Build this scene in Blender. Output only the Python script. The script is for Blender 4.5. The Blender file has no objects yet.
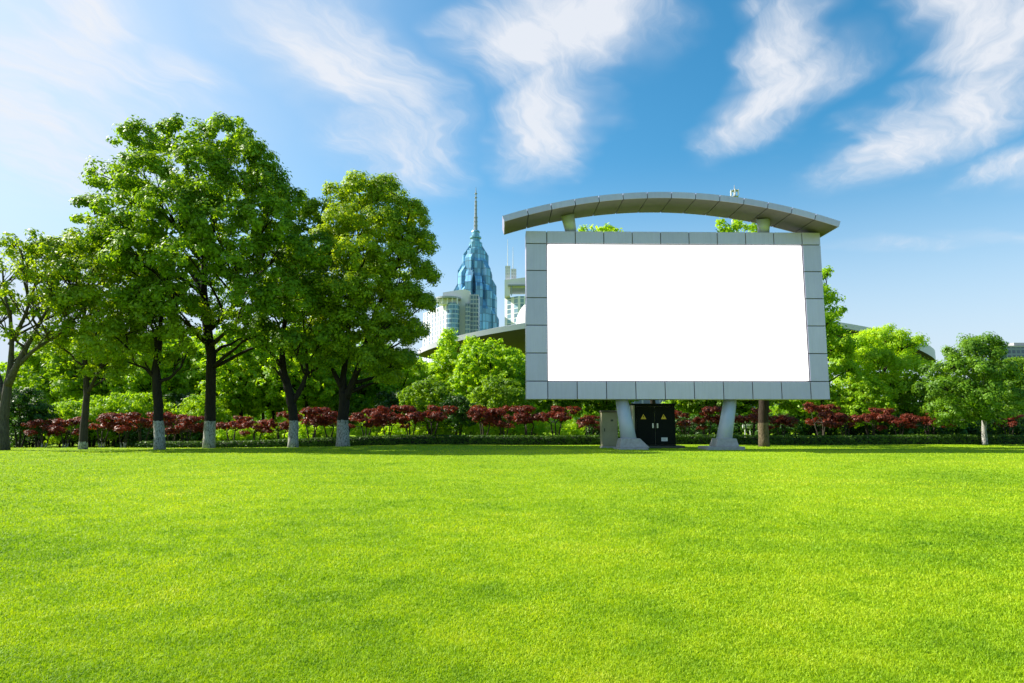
import bpy, bmesh, math, random
import numpy as np
from mathutils import Vector, Matrix
PI = math.pi
SC = bpy.context.scene
COL = SC.collection
RNG = np.random.default_rng(7)
random.seed(5)

# ------------------------------------------------------------------ camera
F = 650.0; EYE = 1.4; PITCH = math.atan(83.5 / F)
cd = bpy.data.cameras.new('camera'); cam = bpy.data.objects.new('camera', cd); COL.objects.link(cam)
cam.location = (0, 0, EYE); cam.rotation_euler = (PI / 2 + PITCH, 0, 0)
cd.sensor_width = 36; cd.lens = F / 1024 * 36; cd.clip_start = 0.05; cd.clip_end = 9000
SC.camera = cam

def ray(px, py):
    u = (px - 512) / F; v = (341.5 - py) / F
    return Vector((u, math.cos(PITCH) - v * math.sin(PITCH), math.sin(PITCH) + v * math.cos(PITCH)))
def P(px, py, Y):
    d = ray(px, py); t = Y / d.y
    return Vector((d.x * t, Y, EYE + d.z * t))
def sstep(a, b, x):
    t = np.clip((x - a) / (b - a), 0, 1); return t * t * (3 - 2 * t)
def ground_h(x, y):
    left = sstep(-5.0, -25.0, x)
    h = -0.10 * left * sstep(30, 41, y) - 0.36 * left * sstep(43.5, 47, y)
    h = h + 0.025 * np.sin(x * 0.31 + 1.0) * np.sin(y * 0.23) * sstep(4, 12, y)
    return h

# ------------------------------------------------------------------ tagging
def tag(o, label=None, cat=None, group=None, kind=None):
    if label: o['label'] = label
    if cat: o['category'] = cat
    if group: o['group'] = group
    if kind: o['kind'] = kind
    return o
def empty(name, loc, label=None, cat=None, group=None, rz=0):
    o = bpy.data.objects.new(name, None); COL.objects.link(o)
    o.location = loc; o.rotation_euler = (0, 0, rz); o.empty_display_size = 0.2
    return tag(o, label, cat, group)
def link(name, me, mat=None, parent=None, smooth=False):
    o = bpy.data.objects.new(name, me); COL.objects.link(o)
    if mat is not None: me.materials.append(mat)
    if parent is not None: o.parent = parent
    if smooth:
        me.polygons.foreach_set('use_smooth', np.ones(len(me.polygons), dtype=bool))
    return o
def np_mesh(name, verts, faces):
    """verts (N,3); faces: (M,k) array with one k."""
    me = bpy.data.meshes.new(name)
    verts = np.asarray(verts, dtype=np.float32); faces = np.asarray(faces, dtype=np.int32)
    k = faces.shape[1]
    me.vertices.add(len(verts)); me.vertices.foreach_set('co', verts.ravel())
    me.loops.add(faces.size); me.loops.foreach_set('vertex_index', faces.ravel())
    me.polygons.add(len(faces)); me.polygons.foreach_set('loop_start', np.arange(0, faces.size, k, dtype=np.int32))
    me.update(calc_edges=True)
    return me

class MB:
    """collects solids into one mesh"""
    def __init__(s): s.bm = bmesh.new()
    def box(s, x0, x1, y0, y1, z0, z1, bev=0):
        n0 = set(s.bm.verts)
        r = bmesh.ops.create_cube(s.bm, size=1)
        for v in r['verts']:
            v.co = Vector(((x0 + x1) / 2 + v.co.x * (x1 - x0), (y0 + y1) / 2 + v.co.y * (y1 - y0), (z0 + z1) / 2 + v.co.z * (z1 - z0)))
        if bev:
            es = list({e for v in r['verts'] for e in v.link_edges})
            bmesh.ops.bevel(s.bm, geom=es, offset=bev, segments=1, affect='EDGES')
        return s
    def hexa(s, c):
        """8 corners: bottom 4 ccw, top 4 ccw"""
        v = [s.bm.verts.new(p) for p in c]
        for f in ((3, 2, 1, 0), (4, 5, 6, 7), (0, 1, 5, 4), (1, 2, 6, 5), (2, 3, 7, 6), (3, 0, 4, 7)):
            s.bm.faces.new([v[i] for i in f])
        return s
    def prism(s, pts, a, b, axis='y'):
        """polygon pts (u,w) extruded a..b along axis"""
        def mk(u, w, t):
            return {'y': (u, t, w), 'x': (t, u, w), 'z': (u, w, t)}[axis]
        A = [s.bm.verts.new(mk(u, w, a)) for u, w in pts]; B = [s.bm.verts.new(mk(u, w, b)) for u, w in pts]
        s.bm.faces.new(A); s.bm.faces.new(B[::-1])
        for i in range(len(pts)):
            j = (i + 1) % len(pts); s.bm.faces.new((A[j], A[i], B[i], B[j]))
        return s
    def tube(s, pts, rad, n=8, cap=True, ph=0.0, squash=1.0):
        pts = [Vector(p) for p in pts]; rings = []
        for i, p in enumerate(pts):
            d = (pts[min(i + 1, len(pts) - 1)] - pts[max(i - 1, 0)])
            d = d.normalized() if d.length > 1e-9 else Vector((0, 0, 1))
            a = d.cross(Vector((0, 1, 0)))
            if a.length < 0.1: a = d.cross(Vector((1, 0, 0)))
            a.normalize(); b = d.cross(a)
            r = rad[i] if hasattr(rad, '__len__') else rad
            rings.append([s.bm.verts.new(p + (a * math.cos(ph + 2 * PI * k / n) + b * math.sin(ph + 2 * PI * k / n) * squash) * r) for k in range(n)])
        for i in range(len(rings) - 1):
            for k in range(n):
                s.bm.faces.new((rings[i][k], rings[i][(k + 1) % n], rings[i + 1][(k + 1) % n], rings[i + 1][k]))
        if cap:
            s.bm.faces.new(rings[0][::-1]); s.bm.faces.new(rings[-1])
        return s
    def build(s, name, mat, parent=None, smooth=False, loc=None):
        bmesh.ops.recalc_face_normals(s.bm, faces=s.bm.faces)
        me = bpy.data.meshes.new(name); s.bm.to_mesh(me); s.bm.free()
        o = link(name, me, mat, parent, smooth)
        if loc is not None: o.location = loc
        return o

# ------------------------------------------------------------------ materials
def newmat(name):
    m = bpy.data.materials.new(name); m.use_nodes = True
    nt = m.node_tree; nt.nodes.clear()
    return m, nt
def nd(nt, t, **kw):
    n = nt.nodes.new(t)
    for k, v in kw.items():
        if k == 'ins':
            for a, b in v.items(): n.inputs[a].default_value = b
        else: setattr(n, k, v)
    return n
def L(nt, a, b): nt.links.new(a, b)
def ramp(nt, stops, src=None):
    r = nd(nt, 'ShaderNodeValToRGB'); e = r.color_ramp.elements
    while len(e) < len(stops): e.new(0.5)
    for i, (p, c) in enumerate(stops):
        e[i].position = p; e[i].color = (*c, 1) if len(c) == 3 else c
    if src is not None: L(nt, src, r.inputs[0])
    return r
def noise(nt, scale, detail=4, rough=0.6, coord='Object', vec=None, dist=0):
    n = nd(nt, 'ShaderNodeTexNoise', ins={'Scale': scale, 'Detail': detail, 'Roughness': rough, 'Distortion': dist})
    if vec is None:
        tc = nd(nt, 'ShaderNodeTexCoord'); vec = tc.outputs[coord]
    L(nt, vec, n.inputs['Vector']); return n
def mixc(nt, fac, a, b, mode='MIX'):
    m = nd(nt, 'ShaderNodeMix', data_type='RGBA', blend_type=mode)
    for s, v in ((0, fac), (6, a), (7, b)):
        if hasattr(v, 'is_output') or isinstance(v, bpy.types.NodeSocket): L(nt, v, m.inputs[s])
        else: m.inputs[s].default_value = v if s == 0 else (*v, 1)
    return m.outputs[2]

def surface(name, c1, c2=None, rough=0.6, metal=0.0, scale=3.0, bump=0.0, bscale=40.0, spec=0.5, emis=None):
    m, nt = newmat(name)
    b = nd(nt, 'ShaderNodeBsdfPrincipled', ins={'Roughness': rough, 'Metallic': metal, 'Specular IOR Level': spec})
    o = nd(nt, 'ShaderNodeOutputMaterial'); L(nt, b.outputs[0], o.inputs[0])
    c2 = c2 or tuple(x * 0.8 for x in c1)
    n = noise(nt, scale, 5, 0.65)
    r = ramp(nt, [(0.3, c2), (0.7, c1)], n.outputs[0]); L(nt, r.outputs[0], b.inputs['Base Color'])
    if bump:
        n2 = noise(nt, bscale, 5, 0.7)
        bp = nd(nt, 'ShaderNodeBump', ins={'Strength': bump, 'Distance': 0.05}); L(nt, n2.outputs[0], bp.inputs['Height'])
        L(nt, bp.outputs[0], b.inputs['Normal'])
    return m

def leafmat(name, dark, light, trans=0.45, tcol=None, scale=0.35):
    """leaf: per-leaf colour variation, slow variation through the crown, translucency"""
    m, nt = newmat(name)
    g = nd(nt, 'ShaderNodeNewGeometry')
    n = noise(nt, scale, 3, 0.6)
    a = nd(nt, 'ShaderNodeMath', operation='MULTIPLY_ADD', ins={1: 0.55, 2: 0.0}); L(nt, g.outputs['Random Per Island'], a.inputs[0])
    b = nd(nt, 'ShaderNodeMath', operation='MULTIPLY_ADD', ins={1: 1.5, 2: -0.5}); L(nt, n.outputs[0], b.inputs[0])
    s = nd(nt, 'ShaderNodeMath', operation='ADD'); L(nt, a.outputs[0], s.inputs[0]); L(nt, b.outputs[0], s.inputs[1])
    mid = tuple((x + y) / 2 for x, y in zip(dark, light))
    r = ramp(nt, [(0.1, dark), (0.5, mid), (0.95, light)], s.outputs[0])
    d = nd(nt, 'ShaderNodeBsdfPrincipled', ins={'Roughness': 0.5, 'Specular IOR Level': 0.35}); L(nt, r.outputs[0], d.inputs['Base Color'])
    t = nd(nt, 'ShaderNodeBsdfTranslucent')
    tc = tcol or (1.5, 1.35, 0.5)
    mc = mixc(nt, 1.0, r.outputs[0], tc, 'MULTIPLY'); L(nt, mc, t.inputs[0])
    mx = nd(nt, 'ShaderNodeMixShader', ins={0: trans}); L(nt, d.outputs[0], mx.inputs[1]); L(nt, t.outputs[0], mx.inputs[2])
    o = nd(nt, 'ShaderNodeOutputMaterial'); L(nt, mx.outputs[0], o.inputs[0])
    return m

def barkmat(name, c1, c2, wash=None, paint=((0.09, 0.08, 0.065), (0.34, 0.335, 0.31), (0.60, 0.595, 0.57))):
    m, nt = newmat(name)
    tc = nd(nt, 'ShaderNodeTexCoord')
    mp = nd(nt, 'ShaderNodeMapping'); mp.inputs['Scale'].default_value = (9, 9, 1.6); L(nt, tc.outputs['Object'], mp.inputs[0])
    n = noise(nt, 1.6, 7, 0.72, vec=mp.outputs[0])
    r = ramp(nt, [(0.32, c2), (0.68, c1)], n.outputs[0]); col = r.outputs[0]
    if wash:
        sx = nd(nt, 'ShaderNodeSeparateXYZ'); L(nt, tc.outputs['Object'], sx.inputs[0])
        n2 = noise(nt, 3.0, 4, 0.6, vec=tc.outputs['Object'])
        w = nd(nt, 'ShaderNodeMath', operation='MULTIPLY_ADD', ins={1: 0.22, 2: -0.11}); L(nt, n2.outputs[0], w.inputs[0])
        zz = nd(nt, 'ShaderNodeMath', operation='ADD'); L(nt, sx.outputs[2], zz.inputs[0]); L(nt, w.outputs[0], zz.inputs[1])
        lt = nd(nt, 'ShaderNodeMath', operation='LESS_THAN', ins={1: wash}); L(nt, zz.outputs[0], lt.inputs[0])
        mp2 = nd(nt, 'ShaderNodeMapping'); mp2.inputs['Scale'].default_value = (14, 14, 5); L(nt, tc.outputs['Object'], mp2.inputs[0])
        n3 = noise(nt, 1.3, 6, 0.75, vec=mp2.outputs[0])
        rr = ramp(nt, [(0.40, paint[0]), (0.50, paint[1]), (0.72, paint[2])], n3.outputs[0])
        col = mixc(nt, lt.outputs[0], col, rr.outputs[0])
    b = nd(nt, 'ShaderNodeBsdfPrincipled', ins={'Roughness': 0.85, 'Specular IOR Level': 0.2}); L(nt, col, b.inputs['Base Color'])
    bp = nd(nt, 'ShaderNodeBump', ins={'Strength': 0.8, 'Distance': 0.06}); L(nt, n.outputs[0], bp.inputs['Height']); L(nt, bp.outputs[0], b.inputs['Normal'])
    o = nd(nt, 'ShaderNodeOutputMaterial'); L(nt, b.outputs[0], o.inputs[0])
    return m

def facade(name, wall, glass, sx, sz, fx=0.6, fz=0.6, rough=0.15, wrough=0.6, metal=0.0, var=0.3):
    """real glass panes in a grid: sx, sz = spacing in metres (object space, per horizontal run and height)"""
    m, nt = newmat(name)
    tc = nd(nt, 'ShaderNodeTexCoord'); g = nd(nt, 'ShaderNodeNewGeometry')
    s = nd(nt, 'ShaderNodeSeparateXYZ'); L(nt, tc.outputs['Object'], s.inputs[0])
    sn = nd(nt, 'ShaderNodeSeparateXYZ'); L(nt, g.outputs['True Normal'], sn.inputs[0])
    ax = nd(nt, 'ShaderNodeMath', operation='ABSOLUTE'); L(nt, sn.outputs[0], ax.inputs[0])
    gt = nd(nt, 'ShaderNodeMath', operation='GREATER_THAN', ins={1: 0.6}); L(nt, ax.outputs[0], gt.inputs[0])
    hm = nd(nt, 'ShaderNodeMix', data_type='FLOAT'); L(nt, gt.outputs[0], hm.inputs[0]); L(nt, s.outputs[0], hm.inputs[2]); L(nt, s.outputs[1], hm.inputs[3])
    def cell(src, step, frac):
        d = nd(nt, 'ShaderNodeMath', operation='DIVIDE', ins={1: step}); L(nt, src, d.inputs[0])
        f = nd(nt, 'ShaderNodeMath', operation='FRACT'); L(nt, d.outputs[0], f.inputs[0])
        fl = nd(nt, 'ShaderNodeMath', operation='FLOOR'); L(nt, d.outputs[0], fl.inputs[0])
        l = nd(nt, 'ShaderNodeMath', operation='LESS_THAN', ins={1: frac}); L(nt, f.outputs[0], l.inputs[0])
        return l.outputs[0], fl.outputs[0]
    a, ia = cell(hm.outputs[0], sx, fx); b, ib = cell(s.outputs[2], sz, fz)
    mu = nd(nt, 'ShaderNodeMath', operation='MULTIPLY'); L(nt, a, mu.inputs[0]); L(nt, b, mu.inputs[1])
    cb = nd(nt, 'ShaderNodeCombineXYZ'); L(nt, ia, cb.inputs[0]); L(nt, ib, cb.inputs[1])
    wn = nd(nt, 'ShaderNodeTexWhiteNoise', noise_dimensions='3D'); L(nt, cb.outputs[0], wn.inputs[0])
    gr = ramp(nt, [(0, tuple(x * (1 - var) for x in glass)), (1, tuple(min(1, x * (1 + var)) for x in glass))], wn.outputs[0])
    c = mixc(nt, mu.outputs[0], wall, gr.outputs[0])
    rm = nd(nt, 'ShaderNodeMix', data_type='FLOAT', ins={2: wrough, 3: rough}); L(nt, mu.outputs[0], rm.inputs[0])
    p = nd(nt, 'ShaderNodeBsdfPrincipled', ins={'Metallic': metal}); L(nt, c, p.inputs['Base Color']); L(nt, rm.outputs[0], p.inputs['Roughness'])
    o = nd(nt, 'ShaderNodeOutputMaterial'); L(nt, p.outputs[0], o.inputs[0])
    return m

# ------------------------------------------------------------------ light and sky
SUN = Vector((-1.2, 0.29, 1.0)).normalized()
sd = bpy.data.lights.new('sun', 'SUN'); so = bpy.data.objects.new('sun', sd); COL.objects.link(so)
sd.energy = 5.0; sd.angle = math.radians(0.5); sd.color = (1.0, 0.94, 0.82)
so.rotation_euler = (-SUN).to_track_quat('-Z', 'Y').to_euler()
so.location = (-30, 20, 40)

w = bpy.data.worlds.new('World'); SC.world = w; w.use_nodes = True
nt = w.node_tree; nt.nodes.clear()
sky = nd(nt, 'ShaderNodeTexSky', sky_type='NISHITA', sun_disc=False)
sky.sun_elevation = math.asin(SUN.z); sky.sun_rotation = math.atan2(SUN.x, SUN.y)
sky.air_density = 1.0; sky.dust_density = 1.5; sky.ozone_density = 2.5; sky.altitude = 50
bg = nd(nt, 'ShaderNodeBackground', ins={1: 0.10}); wo = nd(nt, 'ShaderNodeOutputWorld'); L(nt, bg.outputs[0], wo.inputs[0])
tc = nd(nt, 'ShaderNodeTexCoord')
sep = nd(nt, 'ShaderNodeSeparateXYZ'); L(nt, tc.outputs['Generated'], sep.inputs[0])
KZ = 0.12
za = nd(nt, 'ShaderNodeMath', operation='ADD', ins={1: KZ}); L(nt, sep.outputs[2], za.inputs[0])
zm = nd(nt, 'ShaderNodeMath', operation='MAXIMUM', ins={1: 0.05}); L(nt, za.outputs[0], zm.inputs[0])
inv = nd(nt, 'ShaderNodeMath', operation='DIVIDE', ins={0: 1.0}); L(nt, zm.outputs[0], inv.inputs[1])
pl = nd(nt, 'ShaderNodeVectorMath', operation='SCALE'); L(nt, tc.outputs['Generated'], pl.inputs[0]); L(nt, inv.outputs[0], pl.inputs['Scale'])
fl = nd(nt, 'ShaderNodeVectorMath', operation='MULTIPLY', ins={1: (1, 1, 0)}); L(nt, pl.outputs[0], fl.inputs[0])
# warp
wn = nd(nt, 'ShaderNodeTexNoise', ins={'Scale': 2.0, 'Detail': 4.0, 'Roughness': 0.55}); L(nt, fl.outputs[0], wn.inputs['Vector'])
ws = nd(nt, 'ShaderNodeVectorMath', operation='SUBTRACT', ins={1: (0.5, 0.5, 0.5)}); L(nt, wn.outputs['Color'], ws.inputs[0])
wm = nd(nt, 'ShaderNodeVectorMath', operation='MULTIPLY', ins={1: (0.46, 0.46, 0)}); L(nt, ws.outputs[0], wm.inputs[0])
wp = nd(nt, 'ShaderNodeVectorMath', operation='ADD'); L(nt, fl.outputs[0], wp.inputs[0]); L(nt, wm.outputs[0], wp.inputs[1])
def skyp(px, py):
    d = ray(px, py).normalized(); return Vector((d.x, d.y)) / (d.z + KZ)
acc = None
# cirrus banks of the sky, given by the two ends and the half width of each, strength
BANKS = [((-60, 10), (150, 120), 60, 0.8), ((10, -10), (165, 42), 26, 0.9), ((150, 45), (248, 98), 16, 0.8), ((-40, 60), (60, 190), 60, 0.8), ((-60, 110), (210, 190), 60, 0.6), ((490, 20), (600, 60), 60, 0.9),
         ((262, -25), (415, 140), 42, 1.0), ((360, 90), (430, 190), 44, 0.65), ((540, -30), (560, 95), 78, 1.15), ((590, 10), (530, 168), 42, 1.05),
         ((812, -20), (760, 120), 36, 1.0), ((835, 66), (722, 160), 30, 1.0), ((790, 60), (760, 120), 34, 0.9), ((740, 0), (790, 15), 20, 0.5),
         ((930, -20), (1000, 85), 48, 0.85), ((1050, 55), (845, 182), 30, 1.0), ((1080, 150), (930, 190), 20, 0.8),
         ((960, 235), (1120, 250), 6, 0.35), ((830, 246), (1000, 244), 5, 0.3), ((480, 20), (430, -10), 22, 0.5)]
for (a, b, hw, st) in BANKS:
    A, B = skyp(*a), skyp(*b); c = (A + B) / 2; ax = B - A
    pa = Vector((b[0] - a[0], b[1] - a[1])).normalized(); mpx = ((a[0] + b[0]) / 2 - pa.y * hw, (a[1] + b[1]) / 2 + pa.x * hw)
    Q = skyp(*mpx) - c; un = ax.normalized(); wid = abs(Q.x * -un.y + Q.y * un.x)
    mp = nd(nt, 'ShaderNodeMapping', vector_type='TEXTURE')
    mp.inputs['Location'].default_value = (c.x, c.y, 0); mp.inputs['Rotation'].default_value = (0, 0, math.atan2(ax.y, ax.x))
    mp.inputs['Scale'].default_value = (ax.length * 0.74, wid * 1.75, 1)
    L(nt, wp.outputs[0], mp.inputs[0])
    ln = nd(nt, 'ShaderNodeVectorMath', operation='LENGTH'); L(nt, mp.outputs[0], ln.inputs[0])
    mr = nd(nt, 'ShaderNodeMapRange', interpolation_type='SMOOTHSTEP', ins={1: 1.05, 2: 0.15, 3: 0.0, 4: st}); L(nt, ln.outputs['Value'], mr.inputs[0])
    if acc is None: acc = mr.outputs[0]
    else:
        mx = nd(nt, 'ShaderNodeMath', operation='MAXIMUM'); L(nt, acc, mx.inputs[0]); L(nt, mr.outputs[0], mx.inputs[1]); acc = mx.outputs[0]
# wispy fibres
fm = nd(nt, 'ShaderNodeMapping', vector_type='TEXTURE'); fm.inputs['Rotation'].default_value = (0, 0, math.radians(62)); fm.inputs['Scale'].default_value = (1.9, 0.50, 1)
L(nt, wp.outputs[0], fm.inputs[0])
fn = nd(nt, 'ShaderNodeTexNoise', ins={'Scale': 3.2, 'Detail': 12.0, 'Roughness': 0.66}); L(nt, fm.outputs[0], fn.inputs['Vector'])
t1 = nd(nt, 'ShaderNodeMath', operation='MULTIPLY_ADD', ins={1: 1.15, 2: -2.25}); L(nt, acc, t1.inputs[0])
t2 = nd(nt, 'ShaderNodeMath', operation='MULTIPLY_ADD', ins={1: 4.0}); L(nt, fn.outputs[0], t2.inputs[0]); L(nt, t1.outputs[0], t2.inputs[2])
fr = nd(nt, 'ShaderNodeMapRange', interpolation_type='SMOOTHSTEP', ins={1: -0.30, 2: 2.25, 3: 0.0, 4: 1.0}); L(nt, t2.outputs[0], fr.inputs[0])
a3 = nd(nt, 'ShaderNodeMath', operation='MULTIPLY', ins={1: 3.0}, use_clamp=True); L(nt, acc, a3.inputs[0])
cm = nd(nt, 'ShaderNodeMath', operation='MULTIPLY'); L(nt, a3.outputs[0], cm.inputs[0]); L(nt, fr.outputs[0], cm.inputs[1])
# thin veil everywhere near the banks
vl = nd(nt, 'ShaderNodeMath', operation='MULTIPLY_ADD', ins={1: 0.40}); L(nt, acc, vl.inputs[0]); L(nt, cm.outputs[0], vl.inputs[2])
cl = nd(nt, 'ShaderNodeMath', operation='MINIMUM', ins={1: 0.92}); L(nt, vl.outputs[0], cl.inputs[0])
hs = nd(nt, 'ShaderNodeHueSaturation', ins={'Hue': 0.482, 'Saturation': 1.38, 'Value': 1.0}); L(nt, sky.outputs[0], hs.inputs['Color'])
hz = nd(nt, 'ShaderNodeMapRange', interpolation_type='SMOOTHSTEP', ins={1: 0.40, 2: 0.02, 3: 0.0, 4: 0.88}); L(nt, sep.outputs[2], hz.inputs[0])
hl = nd(nt, 'ShaderNodeMapRange', interpolation_type='SMOOTHSTEP', ins={1: 0.10, 2: -0.75, 3: 0.0, 4: 0.62}); L(nt, sep.outputs[0], hl.inputs[0])
hmx = nd(nt, 'ShaderNodeMath', operation='MULTIPLY_ADD', ins={1: 0.5}, use_clamp=True); L(nt, hl.outputs[0], hmx.inputs[0]); L(nt, hz.outputs[0], hmx.inputs[2]); L(nt, hl.outputs[0], hmx.inputs[1])
hmx2 = nd(nt, 'ShaderNodeMath', operation='MAXIMUM'); L(nt, hmx.outputs[0], hmx2.inputs[0]); L(nt, hl.outputs[0], hmx2.inputs[1])
hcol = mixc(nt, hmx2.outputs[0], hs.outputs[0], (3.55, 4.1, 4.75))
cc = mixc(nt, cl.outputs[0], hcol, (4.3, 4.45, 4.75))
L(nt, cc, bg.inputs[0])
w.cycles.sampling_method = 'MANUAL'; w.cycles.sample_map_resolution = 512

# ------------------------------------------------------------------ ground
def groundmat():
    m, nt = newmat('lawn_ground')
    tc = nd(nt, 'ShaderNodeTexCoord'); v = tc.outputs['Object']
    n1 = noise(nt, 0.22, 6, 0.65, vec=v); n2 = noise(nt, 9.0, 6, 0.75, vec=v)
    s = nd(nt, 'ShaderNodeMath', operation='MULTIPLY_ADD', ins={1: 0.5}); L(nt, n1.outputs[0], s.inputs[0])
    h = nd(nt, 'ShaderNodeMath', operation='MULTIPLY', ins={1: 0.5}); L(nt, n2.outputs[0], h.inputs[0]); L(nt, h.outputs[0], s.inputs[2])
    r = ramp(nt, [(0.34, (0.09, 0.18, 0.004)), (0.5, (0.18, 0.30, 0.005)), (0.66, (0.26, 0.37, 0.010))], s.outputs[0])
    b = nd(nt, 'ShaderNodeBsdfPrincipled', ins={'Roughness': 0.9, 'Specular IOR Level': 0.1}); L(nt, r.outputs[0], b.inputs['Base Color'])
    bp = nd(nt, 'ShaderNodeBump', ins={'Strength': 0.6, 'Distance': 0.08}); L(nt, n2.outputs[0], bp.inputs['Height']); L(nt, bp.outputs[0], b.inputs['Normal'])
    o = nd(nt, 'ShaderNodeOutputMaterial'); L(nt, b.outputs[0], o.inputs[0]); return m
xs = np.unique(np.concatenate([np.linspace(-60, 60, 121), np.sign(np.linspace(-1, 1, 41)) * 60 + 2940 * np.linspace(-1, 1, 41) ** 3]))
ys = np.unique(np.concatenate([np.linspace(-20, 80, 126), -20 - 1500 * np.linspace(0, 1, 10)[1:] ** 2, 80 + 3900 * np.linspace(0, 1, 20)[1:] ** 2]))
X, Yg = np.meshgrid(xs, ys)
V = np.stack([X, Yg, ground_h(X, Yg)], -1).reshape(-1, 3)
nx, ny = len(xs), len(ys)
ii, jj = np.meshgrid(np.arange(nx - 1), np.arange(ny - 1)); q = (jj * nx + ii).ravel()
g = link('ground', np_mesh('ground', V, np.stack([q, q + 1, q + nx + 1, q + nx], 1)), groundmat(), smooth=True)
tag(g, 'wide mown lawn, bright yellow green, running back to the clipped hedge', 'lawn', kind='structure')

# grass blades: finest near the viewer, coarser far away
def grass():
    n = 1100000
    yp = RNG.uniform(19.5, 330, n); D = EYE * F / yp
    x = RNG.uniform(-1, 1, n) * (1.08 * D + 2.0)
    keep = D < 46.5; D = D[keep]; x = x[keep]; n = len(D)
    # clumping
    cl = np.sin(x * 5.1 + np.sin(D * 3.7) * 1.3) * np.sin(D * 4.3 + np.sin(x * 2.9)) + 0.6 * np.sin(x * 13.7 + D * 3) * np.sin(D * 11.1 - x * 4)
    Lh = (0.021 + 0.011 * RNG.random(n) + 0.004 * cl) * (1 + D * 0.012)
    Lh = np.clip(Lh, 0.012, 0.09)
    wd = np.maximum(0.0012 + 0.0009 * RNG.random(n), 0.0006 * D)
    z0 = ground_h(x, D) - 0.004
    a = RNG.uniform(0, 2 * PI, n); tl = RNG.uniform(0.3, 1.1, n)
    dx, dy = np.cos(a), np.sin(a)
    b = RNG.uniform(0, 2 * PI, n); sx, sy = np.cos(b) * wd, np.sin(b) * wd
    base = np.stack([x, D, z0], 1)
    mid = base + np.stack([dx * Lh * tl * 0.35, dy * Lh * tl * 0.35, Lh * 0.62], 1)
    tip = base + np.stack([dx * Lh * tl * 1.0, dy * Lh * tl * 1.0, Lh * (1.05 - 0.35 * tl)], 1)
    S = np.stack([sx, sy, 0 * sx], 1)
    V = np.stack([base - S, base + S, mid + S * 0.8, mid - S * 0.8, tip + S * 0.15, tip - S * 0.15], 1).reshape(-1, 3)
    i = np.arange(n)[:, None] * 6
    Fq = np.concatenate([i + np.array([[0, 1, 2, 3]]), i + np.array([[3, 2, 4, 5]])], 0)
    m, nt = newmat('grass_blades')
    gm = nd(nt, 'ShaderNodeNewGeometry'); tc = nd(nt, 'ShaderNodeTexCoord'); v = tc.outputs['Object']
    n1 = noise(nt, 0.19, 6, 0.68, vec=v); n2 = noise(nt, 1.5, 6, 0.75, vec=v)
    s = nd(nt, 'ShaderNodeMath', operation='MULTIPLY_ADD', ins={1: 0.68}); L(nt, n1.outputs[0], s.inputs[0])
    h = nd(nt, 'ShaderNodeMath', operation='MULTIPLY', ins={1: 0.32}); L(nt, n2.outputs[0], h.inputs[0]); L(nt, h.outputs[0], s.inputs[2])
    rr = nd(nt, 'ShaderNodeMath', operation='MULTIPLY_ADD', ins={1: 0.10, 2: -0.05}); L(nt, gm.outputs['Random Per Island'], rr.inputs[0])
    s2 = nd(nt, 'ShaderNodeMath', operation='ADD'); L(nt, s.outputs[0], s2.inputs[0]); L(nt, rr.outputs[0], s2.inputs[1])
    r = ramp(nt, [(0.36, (0.13, 0.28, 0.005)), (0.46, (0.27, 0.45, 0.007)), (0.56, (0.42, 0.57, 0.011)), (0.68, (0.55, 0.60, 0.06))], s2.outputs[0])
    d = nd(nt, 'ShaderNodeBsdfPrincipled', ins={'Roughness': 0.55, 'Specular IOR Level': 0.25}); L(nt, r.outputs[0], d.inputs['Base Color'])
    t = nd(nt, 'ShaderNodeBsdfTranslucent'); L(nt, mixc(nt, 1.0, r.outputs[0], (1.25, 1.15, 0.5), 'MULTIPLY'), t.inputs[0])
    mx = nd(nt, 'ShaderNodeMixShader', ins={0: 0.42}); L(nt, d.outputs[0], mx.inputs[1]); L(nt, t.outputs[0], mx.inputs[2])
    o = nd(nt, 'ShaderNodeOutputMaterial'); L(nt, mx.outputs[0], o.inputs[0])
    ob = link('grass', np_mesh('grass', V, Fq), m)
    tag(ob, 'short dense blades of mown lawn grass in bright yellow green', 'grass', kind='stuff')
grass()

# ------------------------------------------------------------------ foliage tools
def unit(v): return v / np.maximum(np.linalg.norm(v, axis=-1, keepdims=True), 1e-9)
def rdir(n, rng):
    return unit(rng.normal(size=(n, 3)))
def leaf_mesh(name, tufts, outs, trad, per, Lf, Wf, rng, flat=0.75, up=0.35, rnd=0.8):
    """tufts (N,3) centres, outs (N,3) outward directions, trad tuft radius"""
    N = len(tufts); n = N * per
    c = np.repeat(tufts, per, 0); o = np.repeat(outs, per, 0)
    tr = np.repeat(np.broadcast_to(trad, N), per)[:, None]
    d = rdir(n, rng); rr = rng.random((n, 1)) ** 0.45
    off = d * rr * tr; off[:, 2] *= flat
    c = c + off
    nn = unit(0.45 * o + 0.75 * d + np.array([0, 0, up]) + rnd * rng.normal(size=(n, 3)) * 0.42)
    t = unit(np.cross(nn, rng.normal(size=(n, 3)))); t[:, 2] -= 0.25; t = unit(t)
    s = unit(np.cross(nn, t))
    sc = rng.uniform(0.65, 1.25, (n, 1))
    l = Lf * sc * 0.5; w_ = Wf * sc * 0.5
    V = np.stack([c - t * l, c + s * w_ + nn * w_ * 0.35, c + t * l, c - s * w_ + nn * w_ * 0.35], 1).reshape(-1, 3)
    return np_mesh(name, V, np.arange(4 * n).reshape(-1, 4))
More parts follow.
